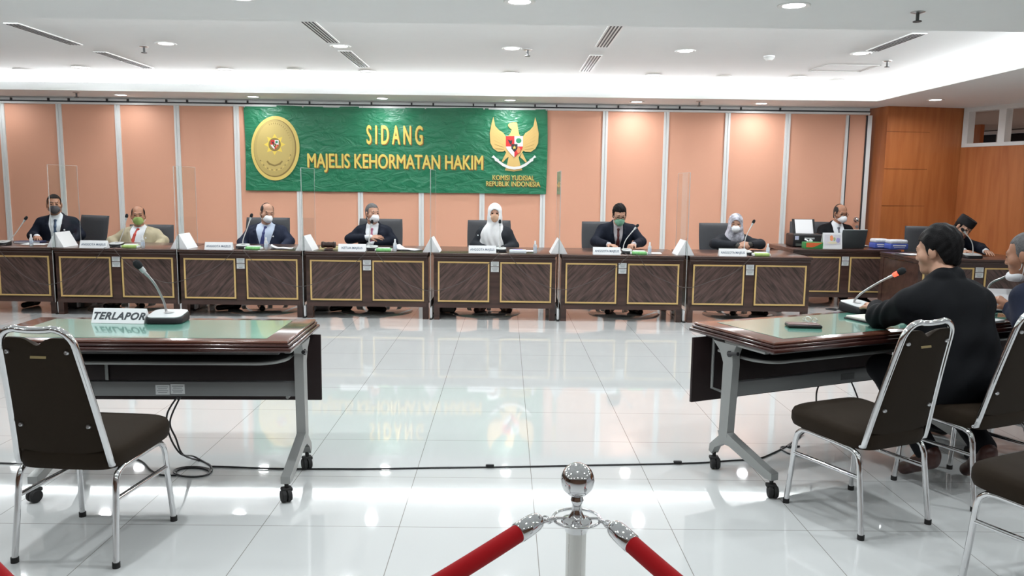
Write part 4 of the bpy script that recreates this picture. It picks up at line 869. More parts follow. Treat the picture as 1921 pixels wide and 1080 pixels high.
    MB().tube([(-0.198, 0.10, 0.378), (0.198, 0.10, 0.378)], 0.009, 8).tube([(-0.198, -0.12, 0.372), (0.198, -0.12, 0.372)], 0.009, 8).build('seat_rail', M_chrome, o, 60)
    return o
BC = banquet_chair('brown chair with a chrome frame standing alone before the left green table', (-1.690, 3.175, 0), rad(-4.9))
copy_tree(BC, (1.642, 3.53, 0), rad(24), 'empty brown chair with a chrome frame in front of the man in black', 'chrome banquet chairs')
CHC = Vector((2.315, 3.845, 0)); copy_tree(BC, CHC, rad(24), 'brown chair with a chrome frame on which the man in black sits', 'chrome banquet chairs')
CHE = Vector((2.97, 4.14, 0)); copy_tree(BC, CHE, rad(24), 'brown chair with a chrome frame under the grey haired man', 'chrome banquet chairs')
copy_tree(BC, (2.05, 2.76, 0), rad(24), 'brown chair cut by the lower right corner of the photo', 'chrome banquet chairs')

# ------------------------------------------------------------------ stanchion with red ropes
SX, SY = 0.156, 1.60
st = thing('stanchion', 'polished steel rope stanchion with a ball top', 'stanchion', (SX, SY, 0))
MB().lathe([(0.16, 0.0), (0.16, 0.012), (0.14, 0.024), (0.05, 0.034), (0.03, 0.045), (0, 0.045)], n=40).build('base', M_chrome, st)
MB().lathe([(0.0215, 0.04), (0.0215, 0.782)], n=32).build('post', mat('satin_steel', (0.70, 0.69, 0.66), 0.18, metal=1.0), st)
MB().lathe([(0.0, 0.846), (0.012, 0.846), (0.014, 0.838), (0.010, 0.829), (0.011, 0.812), (0.018, 0.800), (0.031, 0.795), (0.033, 0.791), (0.026, 0.784), (0.024, 0.770), (0.0, 0.768)], n=28).build('collar', M_chrome, st)
MB().ell((0, 0, 0.8815), (0.0355, 0.0355, 0.0365), nu=40, nv=24).build('ball', M_chrome, st, 80)
ring = [(0.050*math.cos(2*PI*k/36), 0.050*math.sin(2*PI*k/36), 0.797) for k in range(36)]
MB().tube(ring, 0.0032, 8, closed=True).tube([(0.02, 0, 0.797), (0.05, 0, 0.797)], 0.003, 6).tube([(-0.02, 0, 0.797), (-0.05, 0, 0.797)], 0.003, 6).tube([(0, 0.02, 0.797), (0, 0.05, 0.797)], 0.003, 6).build('hook_ring', M_chrome, st, 80)
M_velvet = mat('red_velvet', (0.34, 0.006, 0.009), 0.85, spec=0.15, sheen=0.12, bump=0.1, bscale=900)
def rope(label, hook, pts, r=0.0185, b2=(0, 0, -0.42), k1=0.42):
    o = thing('velvet_rope', label, 'rope', hook, 0, 'red velvet ropes'); P = [Vector(p)-hook for p in pts]
    D = (P[1]-P[0]).normalized(); R = D.to_track_quat('Z', 'Y').to_matrix()
    B = [P[0]+D*0.052, P[0]+D*k1, P[2]+Vector(b2), P[2]]
    Q = [B[0]*(1-t)**3+B[1]*3*t*(1-t)**2+B[2]*3*t*t*(1-t)+B[3]*t**3 for t in [k/48 for k in range(49)]]
    MB().lathe([(0, -0.002), (0.011, 0.0), (0.0165, 0.006), (0.0195, 0.016), (0.0205, 0.03), (0.0205, 0.062), (0.018, 0.063)], P[0], 28, R).build('end_cap', M_chrome, o, 70)
    MB().tube(Q, r, 20).build('velvet_tube', M_velvet, o, 80)
    rn = []
    for k in range(2):
        c = (P[0]*(0.25+0.5*k)) ; ax = D.orthogonal().normalized() if k else D.cross(D.orthogonal()).normalized(); t_ = D.cross(ax)
        MB().tube([c+D*0.010*math.cos(a)+ax*0.0065*math.sin(a) for a in [2*PI*j/14 for j in range(14)]], 0.0022, 6, closed=True).build('chain_link', M_chrome, o, 80)
    MB().tube(smooth([(0, 0, 0.004), P[0]*0.3+Vector((0, -0.004, 0.004)), P[0]*0.6+Vector((0, -0.006, 0)), P[0]], 5), 0.0042, 8).build('snap_hook', M_chrome, o, 80)
hl = Vector((SX-0.046, SY-0.016, 0.797)); hr = Vector((SX+0.046, SY-0.016, 0.797))
lc = at(1014, 973, 1.56); rope('red velvet rope hanging from the left of the steel stanchion', hl, [lc, at(850, 1078, 1.42), Vector((-1.30, 1.72, 0.80))], b2=(0.6, -0.3, -0.45), k1=0.6)
rc = at(1146, 985, 1.56); rope('red velvet rope hanging from the right of the steel stanchion', hr, [rc, at(1252, 1080, 1.44), Vector((0.95, 1.0, 0.80))])
for lab, x, y in (('steel rope stanchion off the left lower corner', -1.348, 1.735), ('steel rope stanchion off the right lower corner', 0.996, 1.014)):
    copy_tree(st, (x, y, 0), 0, lab)

# ------------------------------------------------------------------ cables on the floor
def fcable(label, px, r=0.0045, extra=None, name='floor_cable'):
    pts = [Vector((lev(u, v).x, lev(u, v).y, r+0.0006)) for u, v in px]
    return tag(MB().tube(smooth((extra or [])+pts, 8), r, 8).build(name, M_black), label, 'cable')
main = [(-60, 868), (0, 870), (40, 871), (85, 871), (140, 867), (205, 861), (250, 862), (268, 868), (283, 883), (302, 892), (330, 893)]
fcable('black cable lying on the tiles from the left edge to the coil', main)
fcable('black cable crossing the white floor between the two green tables', [(396, 876), (430, 877), (500, 880), (560, 881), (620, 881), (700, 881), (800, 879), (880, 878), (960, 877), (1060, 875), (1160, 873), (1260, 871), (1320, 869), (1372, 865), (1420, 862), (1450, 851), (1475, 838), (1502, 820)])
for k, (u, v) in enumerate([(919, 878), (1271, 871), (150, 866), (215, 861)]):
    q = lev(u, v); tag(MB().rbox((q.x, q.y-0.012*0, 0.0155), (0.045, 0.016, 0.012), 0.004, 2).build('cable_joint', M_black), ['small black joint on the floor cable left of the stanchion', 'small black joint on the floor cable beside the right table castor', 'small black joint on the floor cable behind the lone chair', 'black plug block on the floor cable under the lone chair'][k], 'cable joint', 'cable joints on the floor')
coil = []
for k in range(46):
    a = 2*PI*k/18; r_ = 36-2.0*(k/18); coil.append((361+r_*math.cos(a), 886-9.5*math.sin(a)*(1-0.05*k/18)+0.6*(k/18)))
pa = [Vector((lev(315, 752, 0.42).x, 3.93, 0.412)), at(314, 775, 3.93), at(315, 805, 3.92), at(325, 832, 3.9), at(341, 852, 3.88), Vector((lev(362, 862).x, lev(362, 862).y, 0.02))]
fcable('black cable coil on the floor beside the lone chair, hanging from the left table', [(380, 866), (396, 876)]+coil, extra=pa)
pb_ = [Vector((pa[0].x+0.015, 3.93, 0.412)), at(319, 790, 3.93), at(330, 822, 3.92), at(343, 852, 3.90)]
fcable('second black cable drooping from the beam of the left table', [(372, 865), (392, 872), (397, 880)], extra=pb_)
pr_ = lambda u, v, Y: at(u, v, Y)
fcable('black cable dropping from the beam of the right table to the floor', [(1478, 839), (1500, 838), (1465, 840), (1480, 852), (1510, 857)], extra=[at(1539, 716, 4.43), at(1532, 735, 4.43), at(1531, 760, 4.43), at(1528, 790, 4.42), Vector((lev(1510, 815).x, lev(1510, 815).y, 0.02))])
fcable('thin black cable hanging under the right table behind the empty chair', [(1625, 800), (1650, 815)], extra=[at(1594, 710, 4.55), at(1603, 730, 4.55), at(1612, 755, 4.55), at(1618, 780, 4.5)])

# things in front of the grey haired man
q = Vector((2.92, 4.80, TH+0.002)); nk = [local(q, rad(24), v) for v in (Vector((q.x-0.02, q.y+0.03, TH+0.05)), at(1846, 556, 4.84), at(1858, 532, 4.82), at(1880, 521, 4.78), at(1901, 512, 4.74))]
microphone('desk microphone partly hidden between the man in black and the grey haired man', (q.x, q.y, q.z), rad(24), nk, w=0.15, d=0.16, h=0.045, s=1.0)
papers('white papers on the table before the grey haired man', 2.66, 4.47, TH+0.0018, 0.21, 0.29, rad(30), 5, 0.0)
p = at(1876, 562, 4.50); o = thing('paper_sheets', 'white papers held up in the hand of the grey haired man', 'papers', p, rad(-8), 'papers on the desks')
for k in range(3): MB().rbox((0.004*k, 0.004*k, 0), (0.13, 0.0015, 0.13), 0.0006, 1, Matrix.Rotation(rad(-35+6*k), 3, 'X')).build('sheet', M_paper, o)
# ------------------------------------------------------------------ people: one smooth surface per body, grown from a distance field
def nv3(a): return np.array([float(a[0]), float(a[1]), float(a[2])])
class Field:
    def __init__(s, lo, hi, h):
        s.h = h; s.lo = nv3(lo); n = [int(math.ceil((hi[i]-lo[i])/h))+1 for i in range(3)]
        s.ax = [(s.lo[i]+h*np.arange(n[i])).astype(np.float32) for i in range(3)]; s.D = np.full(n, 1.0, np.float32); s.L = np.zeros(n, np.int8)
    def block(s, c0, c1):
        sl = []
        for i in range(3):
            a = max(0, int(math.floor((c0[i]-s.lo[i])/s.h))); b = min(len(s.ax[i]), int(math.ceil((c1[i]-s.lo[i])/s.h))+1)
            if b-a < 2: return None
            sl.append(slice(a, b))
        return tuple(sl)
    def xyz(s, sl=None):
        a = [s.ax[i][sl[i]] if sl else s.ax[i] for i in range(3)]
        return a[0][:, None, None], a[1][None, :, None], a[2][None, None, :]
    @staticmethod
    def ev(p, X, Y, Z):
        if p[0] == 'c':
            a, b, ra, rb = p[1:5]; d = b-a; L = float(d@d)+1e-12
            t = np.clip(((X-a[0])*d[0]+(Y-a[1])*d[1]+(Z-a[2])*d[2])/L, 0, 1)
            return np.sqrt((X-a[0]-d[0]*t)**2+(Y-a[1]-d[1]*t)**2+(Z-a[2]-d[2]*t)**2)-(ra+(rb-ra)*t)
        c, r, M = p[1:4]; x, y, z = X-c[0], Y-c[1], Z-c[2]
        q = [(M[0, i]*x+M[1, i]*y+M[2, i]*z) for i in range(3)]
        k0 = np.sqrt((q[0]/r[0])**2+(q[1]/r[1])**2+(q[2]/r[2])**2); k1 = np.sqrt((q[0]/r[0]**2)**2+(q[1]/r[1]**2)**2+(q[2]/r[2]**2)**2)
        return k0*(k0-1)/np.maximum(k1, 1e-6)
    @staticmethod
    def box(p, m):
        if p[0] == 'c':
            a, b, ra, rb = p[1:5]; r = max(ra, rb)+m; return np.minimum(a, b)-r, np.maximum(a, b)+r
        r = max(p[2])+m; return p[1]-r, p[1]+r
    def add(s, p, k=0.02, lab=0):
        sl = s.block(*s.box(p, k+3*s.h))
        if sl is None: return
        d = s.ev(p, *s.xyz(sl)).astype(np.float32); D = s.D[sl]; L = s.L[sl]
        L[d < D] = lab; hh = np.maximum(k-np.abs(D-d), 0)/max(k, 1e-5); s.D[sl] = np.minimum(D, d)-hh*hh*k*0.25
    def paint(s, p, lab, thr=0.0):
        sl = s.block(*s.box(p, 3*s.h))
        if sl is None: return
        s.L[sl][s.ev(p, *s.xyz(sl)) < thr] = lab
    def cut(s, fn):
        X, Y, Z = s.xyz(); s.D = np.maximum(s.D, fn(X, Y, Z).astype(np.float32))
    def warp(s, fn):
        X, Y, Z = s.xyz(); s.D = s.D+fn(X, Y, Z).astype(np.float32)
    def mesh(s):
        D, h = s.D, s.h
        for ax in range(3):
            sl = [slice(None)]*3
            for e in (0, -1): sl[ax] = e; D[tuple(sl)] = np.maximum(D[tuple(sl)], h)
        I = D < 0; nx, ny, nz = D.shape
        def cs(A, o): return A[o[0]:nx-1+o[0], o[1]:ny-1+o[1], o[2]:nz-1+o[2]]
        offs = [(i, j, k) for i in (0, 1) for j in (0, 1) for k in (0, 1)]
        cnt = sum(cs(I, o).astype(np.int8) for o in offs); act = (cnt > 0) & (cnt < 8)
        idx = np.full(act.shape, -1, np.int64); A = np.argwhere(act); idx[act] = np.arange(len(A))
        P = np.zeros((len(A), 3)); N = np.zeros(len(A)); dv = {o: cs(D, o)[act] for o in offs}
        for a in offs:
            for ax in range(3):
                if a[ax]: continue
                b = list(a); b[ax] = 1; b = tuple(b); x, y = dv[a], dv[b]; cr = (x < 0) != (y < 0)
                t = np.where(cr, x/np.where(cr, x-y, 1), 0)
                for q in range(3): P[:, q] += np.where(cr, a[q]+(t if q == ax else 0), 0)
                N += cr
        V = s.lo+(A+P/N[:, None])*h; F = []; FL = []
        for ax in range(3):
            o = [0, 0, 0]; o[ax] = 1; s0 = I[:nx-o[0], :ny-o[1], :nz-o[2]]; s1 = I[o[0]:, o[1]:, o[2]:]
            E_ = np.argwhere(s0 != s1); u, w = (ax+1) % 3, (ax+2) % 3
            ok = (E_[:, u] > 0) & (E_[:, w] > 0) & (E_[:, u] < D.shape[u]-1) & (E_[:, w] < D.shape[w]-1); E_ = E_[ok]
            ins = s0[E_[:, 0], E_[:, 1], E_[:, 2]]; q = []
            for du_, dw_ in ((-1, -1), (0, -1), (0, 0), (-1, 0)):
                c = E_.copy(); c[:, u] += du_; c[:, w] += dw_; q.append(idx[c[:, 0], c[:, 1], c[:, 2]])
            q = np.stack(q, 1); q[~ins] = q[~ins][:, ::-1]; F.append(q)
            c = E_.copy(); c[~ins, ax] += 1; FL.append(s.L[c[:, 0], c[:, 1], c[:, 2]])
        return V, np.concatenate(F), np.concatenate(FL)
    def build(s, name, mats, parent=None, extra=None):
        V, F, FL = s.mesh(); V = [tuple(v) for v in V]; F = [tuple(int(i) for i in f) for f in F]; FL = [int(x) for x in FL]
        if extra:
            n = len(V); V += extra[0].v; F += [tuple(i+n for i in f) for f in extra[0].f]; FL += [extra[1]]*len(extra[0].f)
        me = bpy.data.meshes.new(name); me.from_pydata(V, [], F)
        for m in mats: me.materials.append(m)
        me.polygons.foreach_set('material_index', np.array(FL, np.int32)); me.polygons.foreach_set('use_smooth', np.ones(len(F), bool)); me.update()
        o = bpy.data.objects.new(name, me); COL.objects.link(o)
        if parent: o.parent = parent
        return o
def C_(a, b, ra, rb=None): return ('c', nv3(a), nv3(b), ra, ra if rb is None else rb)
I3 = np.eye(3)
def E_(c, r, M=I3): return ('e', nv3(c), nv3(r), M)
def mesh_of(prims, h, pad=0.03, pre=None, post=None):
    lo = np.min([Field.box(p, 0)[0] for p, k, l in prims], 0)-pad; hi = np.max([Field.box(p, 0)[1] for p, k, l in prims], 0)+pad
    f = Field(lo, hi, h)
    for p, k, l in prims: f.add(p, k, l)
    if post: post(f)
    return f
def rotm(yaw, pitch, roll):
    return np.array(Matrix.Rotation(yaw, 3, 'Z') @ Matrix.Rotation(roll, 3, 'Y') @ Matrix.Rotation(pitch, 3, 'X'))
def unit(v): v = nv3(v); return v/np.linalg.norm(v)
def hand_prims(Wp, d, n, s, curl=0.5, spread=1.0, sc=1.0, lab=0):
    # wrist, pointing direction, back-of-hand normal, side (+1 thumb along +side axis)
    d = unit(d); n = nv3(n); n = unit(n-d*(n@d)); t = np.cross(n, d)*s; out = []
    K = []; ln = [0.90, 1.0, 0.95, 0.76]
    for i in range(4):
        o = (1.5-i)*0.0205*sc*(0.85+0.15*spread); k = Wp+d*(0.088-0.006*abs(i-1.2))*sc+t*o; K.append(k)
        out.append((C_(Wp+d*0.012*sc+t*o*0.55, k, 0.0135*sc, 0.0115*sc), 0.018, lab))
        a = 0.25*curl; p = k; fd = d+t*((1.5-i)*0.07*spread)
        for L_, r_, da in ((0.043, 0.0098, 0.75), (0.027, 0.0088, 0.8), (0.021, 0.0078, 0.45)):
            a += curl*da; e = p+(unit(fd)*math.cos(a)-n*math.sin(a))*L_*ln[i]*sc; out.append((C_(p, e, r_*sc, (r_-0.0008)*sc), 0.004, lab)); p = e
    b = Wp+d*0.022*sc+t*0.026*sc-n*0.006*sc; out.append((C_(Wp+d*0.01, b, 0.017*sc, 0.015*sc), 0.015, lab))
    m_ = b+unit(d*0.75+t*0.6-n*0.25)*0.042*sc; out.append((C_(b, m_, 0.0145*sc, 0.0105*sc), 0.010, lab)); e = m_+unit(d*0.9+t*0.15-n*(0.25+0.3*curl))*0.032*sc; out.append((C_(m_, e, 0.0105*sc, 0.0085*sc), 0.004, lab))
    return out
SKIN = {}
def skin(c): return mat('skin_%d_%d' % (int(c[0]*1000), int(c[1]*1000)), c, 0.5, noise=0.06, nscale=25)
M_eye = mat('eye_dark', (0.02, 0.014, 0.012), 0.25); M_brow = mat('brow_hair', (0.06, 0.035, 0.025), 0.8); M_lip = mat('lips', (0.30, 0.12, 0.10), 0.5)
M_trou = mat('black_trousers', (0.006, 0.006, 0.008), 0.8, spec=0.2); M_shoe = mat('black_shoe_leather', (0.012, 0.012, 0.013), 0.25); M_loop = mat('ear_loop', (0.75, 0.77, 0.77), 0.6)
GL = mat('glasses_frame', (0.03, 0.025, 0.025), 0.3)
def person(label, loc, rz, p, name='person', group=None):
    """p: joints in a frame where the person faces -Y and sits at the origin; lengths in metres"""
    g = p.get; h = g('h', 0.008); hd = nv3(p['head']); HM = rotm(g('yaw', 0), g('pitch', 0), g('roll', 0)); hs = g('hs', 1.0)
    def H(x, y, z): return hd+HM@(np.array([x, y, z])*hs)
    def Hr(x, y, z): return nv3((x, y, z))*hs
    pel, nb = nv3(g('pelvis', (0, 0.02, 0.50))), nv3(p['neck']); wst = pel*0.62+nb*0.38+nv3(g('belly', (0, 0.0, 0))); chs = pel*0.28+nb*0.72+nv3((0, -0.01, 0))
    sw = g('sw', 0.175); shp = nb-nv3((0, -0.015, 0.045)); lat = unit(nv3((math.cos(g('twist', 0)), math.sin(g('twist', 0)), g('tilt', 0))))
    SH = {s: shp+lat*(s*sw)+nv3((0, 0, -0.02-g('slope', 0.022)))+nv3(g('sh%d' % s, (0, 0, 0))) for s in (-1, 1)}
    EL = {-1: nv3(p['el'][0]), 1: nv3(p['el'][1])}; WR = {-1: nv3(p['wr'][0]), 1: nv3(p['wr'][1])}
    HP = {s: pel+lat*(s*0.09) for s in (-1, 1)}
    kn = g('knee', ((-0.14, -0.47, 0.48), (0.14, -0.47, 0.48))); an = g('ankle', ((-0.13, -0.68, 0.09), (0.13, -0.68, 0.09))); toe = g('toe', ((-0.19, -0.84, 0.035), (0.19, -0.84, 0.035)))
    KN = {-1: nv3(kn[0]), 1: nv3(kn[1])}; AN = {-1: nv3(an[0]), 1: nv3(an[1])}; TO = {-1: nv3(toe[0]), 1: nv3(toe[1])}
    fat = g('fat', 1.0); slope = g('slope', 0.022)
    def trunk(o):
        return [(C_(pel-lat*0.075, pel+lat*0.075, 0.118*fat+o), 0.05, 0), (C_(wst-lat*0.060, wst+lat*0.060, 0.108*fat+o), 0.08, 0), (C_(chs-lat*0.075, chs+lat*0.075, 0.112*fat+o), 0.08, 0),
                (C_(shp, shp+lat*(sw-0.02)-nv3((0, 0, slope)), 0.062+o, 0.055+o), 0.06, 0), (C_(shp, shp-lat*(sw-0.02)-nv3((0, 0, slope)), 0.062+o, 0.055+o), 0.06, 0), (C_(shp+nv3((0, 0.0, -0.02)), nb+nv3((0, 0, 0.01)), 0.075+o*0.8, 0.052+o*0.6), 0.05, 0)]
    def arms(o, cutw=0.0):
        r = []
        for s in (-1, 1):
            w = WR[s]+unit(EL[s]-WR[s])*cutw
            r += [(C_(SH[s], EL[s], 0.052+o, 0.042+o), 0.04, 0), (C_(EL[s], w, 0.042+o, 0.029+o), 0.025, 0)]
        return r
    def legs(o):
        r = []
        for s in (-1, 1): r += [(C_(HP[s], KN[s], 0.082+o, 0.058+o), 0.04, 0), (C_(KN[s], AN[s], 0.056+o, 0.040+o*1.4), 0.03, 0)]
        return r
    # --- body: head with face, neck, trunk, limbs, hands and feet in one surface
    B = trunk(0)+arms(0)+legs(0)
    for s in (-1, 1): B.append((C_(AN[s]-nv3((0, 0, 0.02)), TO[s], 0.036, 0.026), 0.02, 0))
    B += [(C_(nb-nv3((0, 0, 0.02)), H(0, 0.02, -0.07), 0.056*hs, 0.055*hs), 0.03, 0),
          (E_(H(0, 0.014, 0.030), Hr(0.076, 0.096, 0.090), HM), 0.02, 0), (E_(H(0, -0.026, -0.045), Hr(0.060, 0.068, 0.074), HM), 0.03, 0), (C_(H(-0.018, -0.066, -0.095), H(0.018, -0.066, -0.095), 0.024*hs), 0.03, 0),
          (C_(H(-0.036, -0.080, 0.026), H(0.036, -0.080, 0.026), 0.011*hs), 0.02, 0), (C_(H(0, -0.092, 0.004), H(0, -0.104, -0.028), 0.008*hs, 0.0115*hs), 0.012, 0), (C_(H(-0.012, -0.098, -0.032), H(0.012, -0.098, -0.032), 0.008*hs), 0.008, 0),
          (C_(H(-0.05, -0.055, -0.028), H(-0.045, -0.058, -0.02), 0.022*hs), 0.03, 0), (C_(H(0.05, -0.055, -0.028), H(0.045, -0.058, -0.02), 0.022*hs), 0.03, 0), (E_(H(0, -0.088, -0.060), Hr(0.026, 0.010, 0.011), HM), 0.01, 0)]
    for s in (-1, 1):
        B += [(E_(H(s*0.0785, 0.006, -0.008), Hr(0.011, 0.021, 0.033), HM@np.array(Matrix.Rotation(s*0.35, 3, 'Z'))), 0.006, 0), (C_(H(s*0.070, 0.0, -0.028), H(s*0.079, -0.002, -0.036), 0.008*hs), 0.006, 0)]
    for i, s in enumerate((-1, 1)):
        hp = p['hands'][i]
        if hp: B += hand_prims(WR[s], hp[0], hp[1], hp[2] if len(hp) > 2 else s, *(hp[3:] if len(hp) > 3 else ()))
    f = mesh_of(B, h)
    if g('soften', True):
        for s in (-1, 1):
            f.cut(lambda X, Y, Z: -Field.ev(E_(H(s*0.033, -0.103, 0.006), Hr(0.019, 0.013, 0.011), HM), X, Y, Z))
            f.add(E_(H(s*0.032, -0.080, 0.006), Hr(0.0145, 0.013, 0.0125), HM), 0.004, 0)
    for s in (-1, 1):
        f.paint(E_(H(s*0.032, -0.090, 0.005), Hr(0.0135, 0.012, 0.003 if g('sleepy') else 0.0048), HM), 1, 0.001); f.paint(C_(H(s*0.016, -0.094, 0.029), H(s*0.048, -0.083, 0.032), 0.0042*hs), 2, 0.001)
    f.paint(E_(H(0, -0.095, -0.060), Hr(0.024, 0.012, 0.008), HM), 3, 0.0)
    body = f.build(name, [skin(p['skin']), M_eye, mat('brow_grey', (0.12, 0.11, 0.10), 0.8) if g('greybrow') else M_brow, M_lip]); body.location = loc; body.rotation_euler = (0, 0, rz); tag(body, label, 'person', group)
    # --- trousers and shoes
    f = mesh_of([(C_(pel-lat*0.075, pel+lat*0.075, 0.126*fat), 0.05, 0)]+legs(0.014), 0.012); f.cut(lambda X, Y, Z: Z-(pel[2]+0.13)); f.cut(lambda X, Y, Z: 0.075+0*X-Z); f.build('trousers', [p.get('trousers') or M_trou], body)
    for s in (-1, 1):
        d_ = unit(nv3((TO[s][0]-AN[s][0], TO[s][1]-AN[s][1], 0))); hl_ = nv3((AN[s][0], AN[s][1], AN[s][2]-0.045))-d_*0.035; tl = TO[s]+d_*0.015
        f = mesh_of([(C_(hl_, hl_+nv3((0, 0, 0.035)), 0.036, 0.040), 0.02, 0), (C_(hl_, tl, 0.036, 0.034), 0.03, 0), (C_(hl_+nv3((0, 0, 0.03)), (hl_+tl)/2+nv3((0, 0, 0.012)), 0.036, 0.034), 0.03, 0)], 0.008)
        if not g('lift'): f.cut(lambda X, Y, Z: 0.003+0*X-Z)
        f.build('shoe', [p.get('shoe') or M_shoe], body)
    # --- shirt, jacket with a V opening, tie
    up_ = unit(nb-pel); fr = unit(np.cross(lat, up_)); fr = fr if fr[1] < 0 else -fr; latp = unit(np.cross(up_, fr))*1.0
    if latp@lat < 0: latp = -latp
    Lt = float(np.linalg.norm(nb-pel))
    def tor(X, Y, Z):       # torso coordinates: sideways, up the spine, forward
        x, y, z = X-pel[0], Y-pel[1], Z-pel[2]
        return (x*latp[0]+y*latp[1]+z*latp[2]), (x*up_[0]+y*up_[1]+z*up_[2]), (x*fr[0]+y*fr[1]+z*fr[2])
    def P3(a, b, c): return pel+latp*a+up_*b+fr*c
    def front(a, b, o, base=0.10):
        c = np.linspace(0.30, 0.0, 121); Q = P3(0, b, 0)+latp*a; X, Y, Z = Q[0]+fr[0]*c, Q[1]+fr[1]*c, Q[2]+fr[2]*c; D = np.full(c.shape, 1.0)
        for q, k, l in trunk(o):
            d = Field.ev(q, X, Y, Z); hh = np.maximum(k-np.abs(D-d), 0)/k; D = np.minimum(D, d)-hh*hh*k*0.25
        i = int(np.argmax(D < 0)); return float(c[i]) if D[i] < 0 else base
    shirt = p.get('shirt')
    if shirt:
        S_ = trunk(0.007)
        S_ += [(C_(nb-nv3((0, 0.0, 0.03)), nb+(H(0, 0.02, -0.07)-nb)*(0.05 if g('back') else 0.22), 0.066*hs, 0.062*hs), 0.02, 0)]
        for s in (-1, 1):
            dd = unit(WR[s]-EL[s]); S_.append((C_(WR[s]-dd*0.07, WR[s]+dd*0.004, 0.037, 0.036), 0.01, 0))
        mesh_of(S_, 0.009).build('shirt', [shirt], body)
    if p.get('jacket'):
        o = g('jo', 0.017); vb = g('vb', 0.17); J = [(a, k, l) for a, k, l in trunk(o)]+arms(o, 0.022)
        J += [(C_(HP[-1]+fr*0.04, HP[1]+fr*0.04, 0.125*fat+o), 0.06, 0)]
        vt, vw = Lt+0.02, g('vw', 0.062); rc = 0.112*fat+o
        if g('lapel', True) and not g('back'):
            for s in (-1, 1):
                bs = [Lt-0.035, Lt-0.09, (Lt-0.09+vb)/2, vb+0.015]; ws = [vw*1.02, vw*0.95, vw*0.52, 0.010]
                pts = [P3(s*(w_+0.020), b_, front(s*(w_+0.020), b_, o)-0.010) for b_, w_ in zip(bs, ws)]
                for q_, (ra_, rb_) in zip(range(3), ((0.016, 0.021), (0.021, 0.018), (0.018, 0.012))): J.append((C_(pts[q_], pts[q_+1], ra_, rb_), 0.006, 1))
        J.append((C_(P3(-0.045, Lt+0.022, -0.028), P3(0.045, Lt+0.022, -0.028), 0.032), 0.02, 0))
        if g('back'): J += [(C_(P3(-0.045, Lt+0.035, -0.042), P3(0.030, Lt+0.038, -0.048), 0.022), 0.04, 0), (C_(P3(0.030, Lt+0.038, -0.048), P3(0.068, Lt+0.018, 0.0), 0.021, 0.018), 0.04, 0), (C_(P3(-0.045, Lt+0.035, -0.042), P3(-0.070, Lt+0.015, 0.0), 0.021, 0.018), 0.04, 0)]
        f = mesh_of(J, g('jh', 0.009))
        fold = g('fold', 0.0022)
        f.warp(lambda X, Y, Z: fold*np.sin(38*Z+17*X+9*np.sin(11*Y))*np.sin(23*X-14*Y+8*Z))
        if not g('back'):
            def vcut(X, Y, Z):
                a, b, c = tor(X, Y, Z); w = vw*np.clip((b-vb)/(Lt-0.09-vb), 0, 1.05)
                return -np.maximum(np.maximum(np.abs(a)-w, vb-b), 0.005-c)
            f.cut(vcut)
        else:
            f.cut(lambda X, Y, Z: -Field.ev(C_(nb-nv3((0, 0, 0.01)), H(0, 0.02, -0.08), 0.062, 0.08), X, Y, Z))
        for s in (-1, 1):
            dd = unit(WR[s]-EL[s]); w = WR[s]
            f.cut(lambda X, Y, Z: -np.maximum(Field.ev(C_(w-dd*0.03, w+dd*0.06, 0.0375), X, Y, Z), ((X-w[0])*dd[0]+(Y-w[1])*dd[1]+(Z-w[2])*dd[2])*-1-0.030))
        jk = f.build('jacket', [p['jacket'], p['jacket']], body)
        if p.get('pin'): q = P3(0.105, Lt-0.15, front(0.105, Lt-0.15, o)+0.002); MB().ell(q, (0.010, 0.006, 0.010)).build('lapel_pin', M_card, jk)
    if p.get('tie'):
        tx = g('tiex', 0.0); fc = lambda b_: front(tx*(Lt-b_)/Lt, b_, 0.007)
        T_ = [(E_(P3(0, Lt-0.035, fc(Lt-0.035)+0.004), (0.020, 0.016, 0.018)), 0.006, 0)]
        bb = [Lt-0.05, Lt-0.11, Lt-0.18, Lt-0.26, 0.10]; rr = [0.013, 0.019, 0.024, 0.028, 0.032]
        for q_ in range(4): T_.append((C_(*[P3(tx*(Lt-bb[j])/Lt, bb[j], fc(bb[j])+0.006-rr[j]*0.75) for j in (q_, q_+1)], rr[q_], rr[q_+1]), 0.006, 0))
        mesh_of(T_, 0.007).build('tie', [p['tie']], body)
    # --- head wear and hair
    def loc_h(X, Y, Z): x, y, z = (X-hd[0])/hs, (Y-hd[1])/hs, (Z-hd[2])/hs; return [HM[0, i]*x+HM[1, i]*y+HM[2, i]*z for i in range(3)]
    hair = p.get('hair')
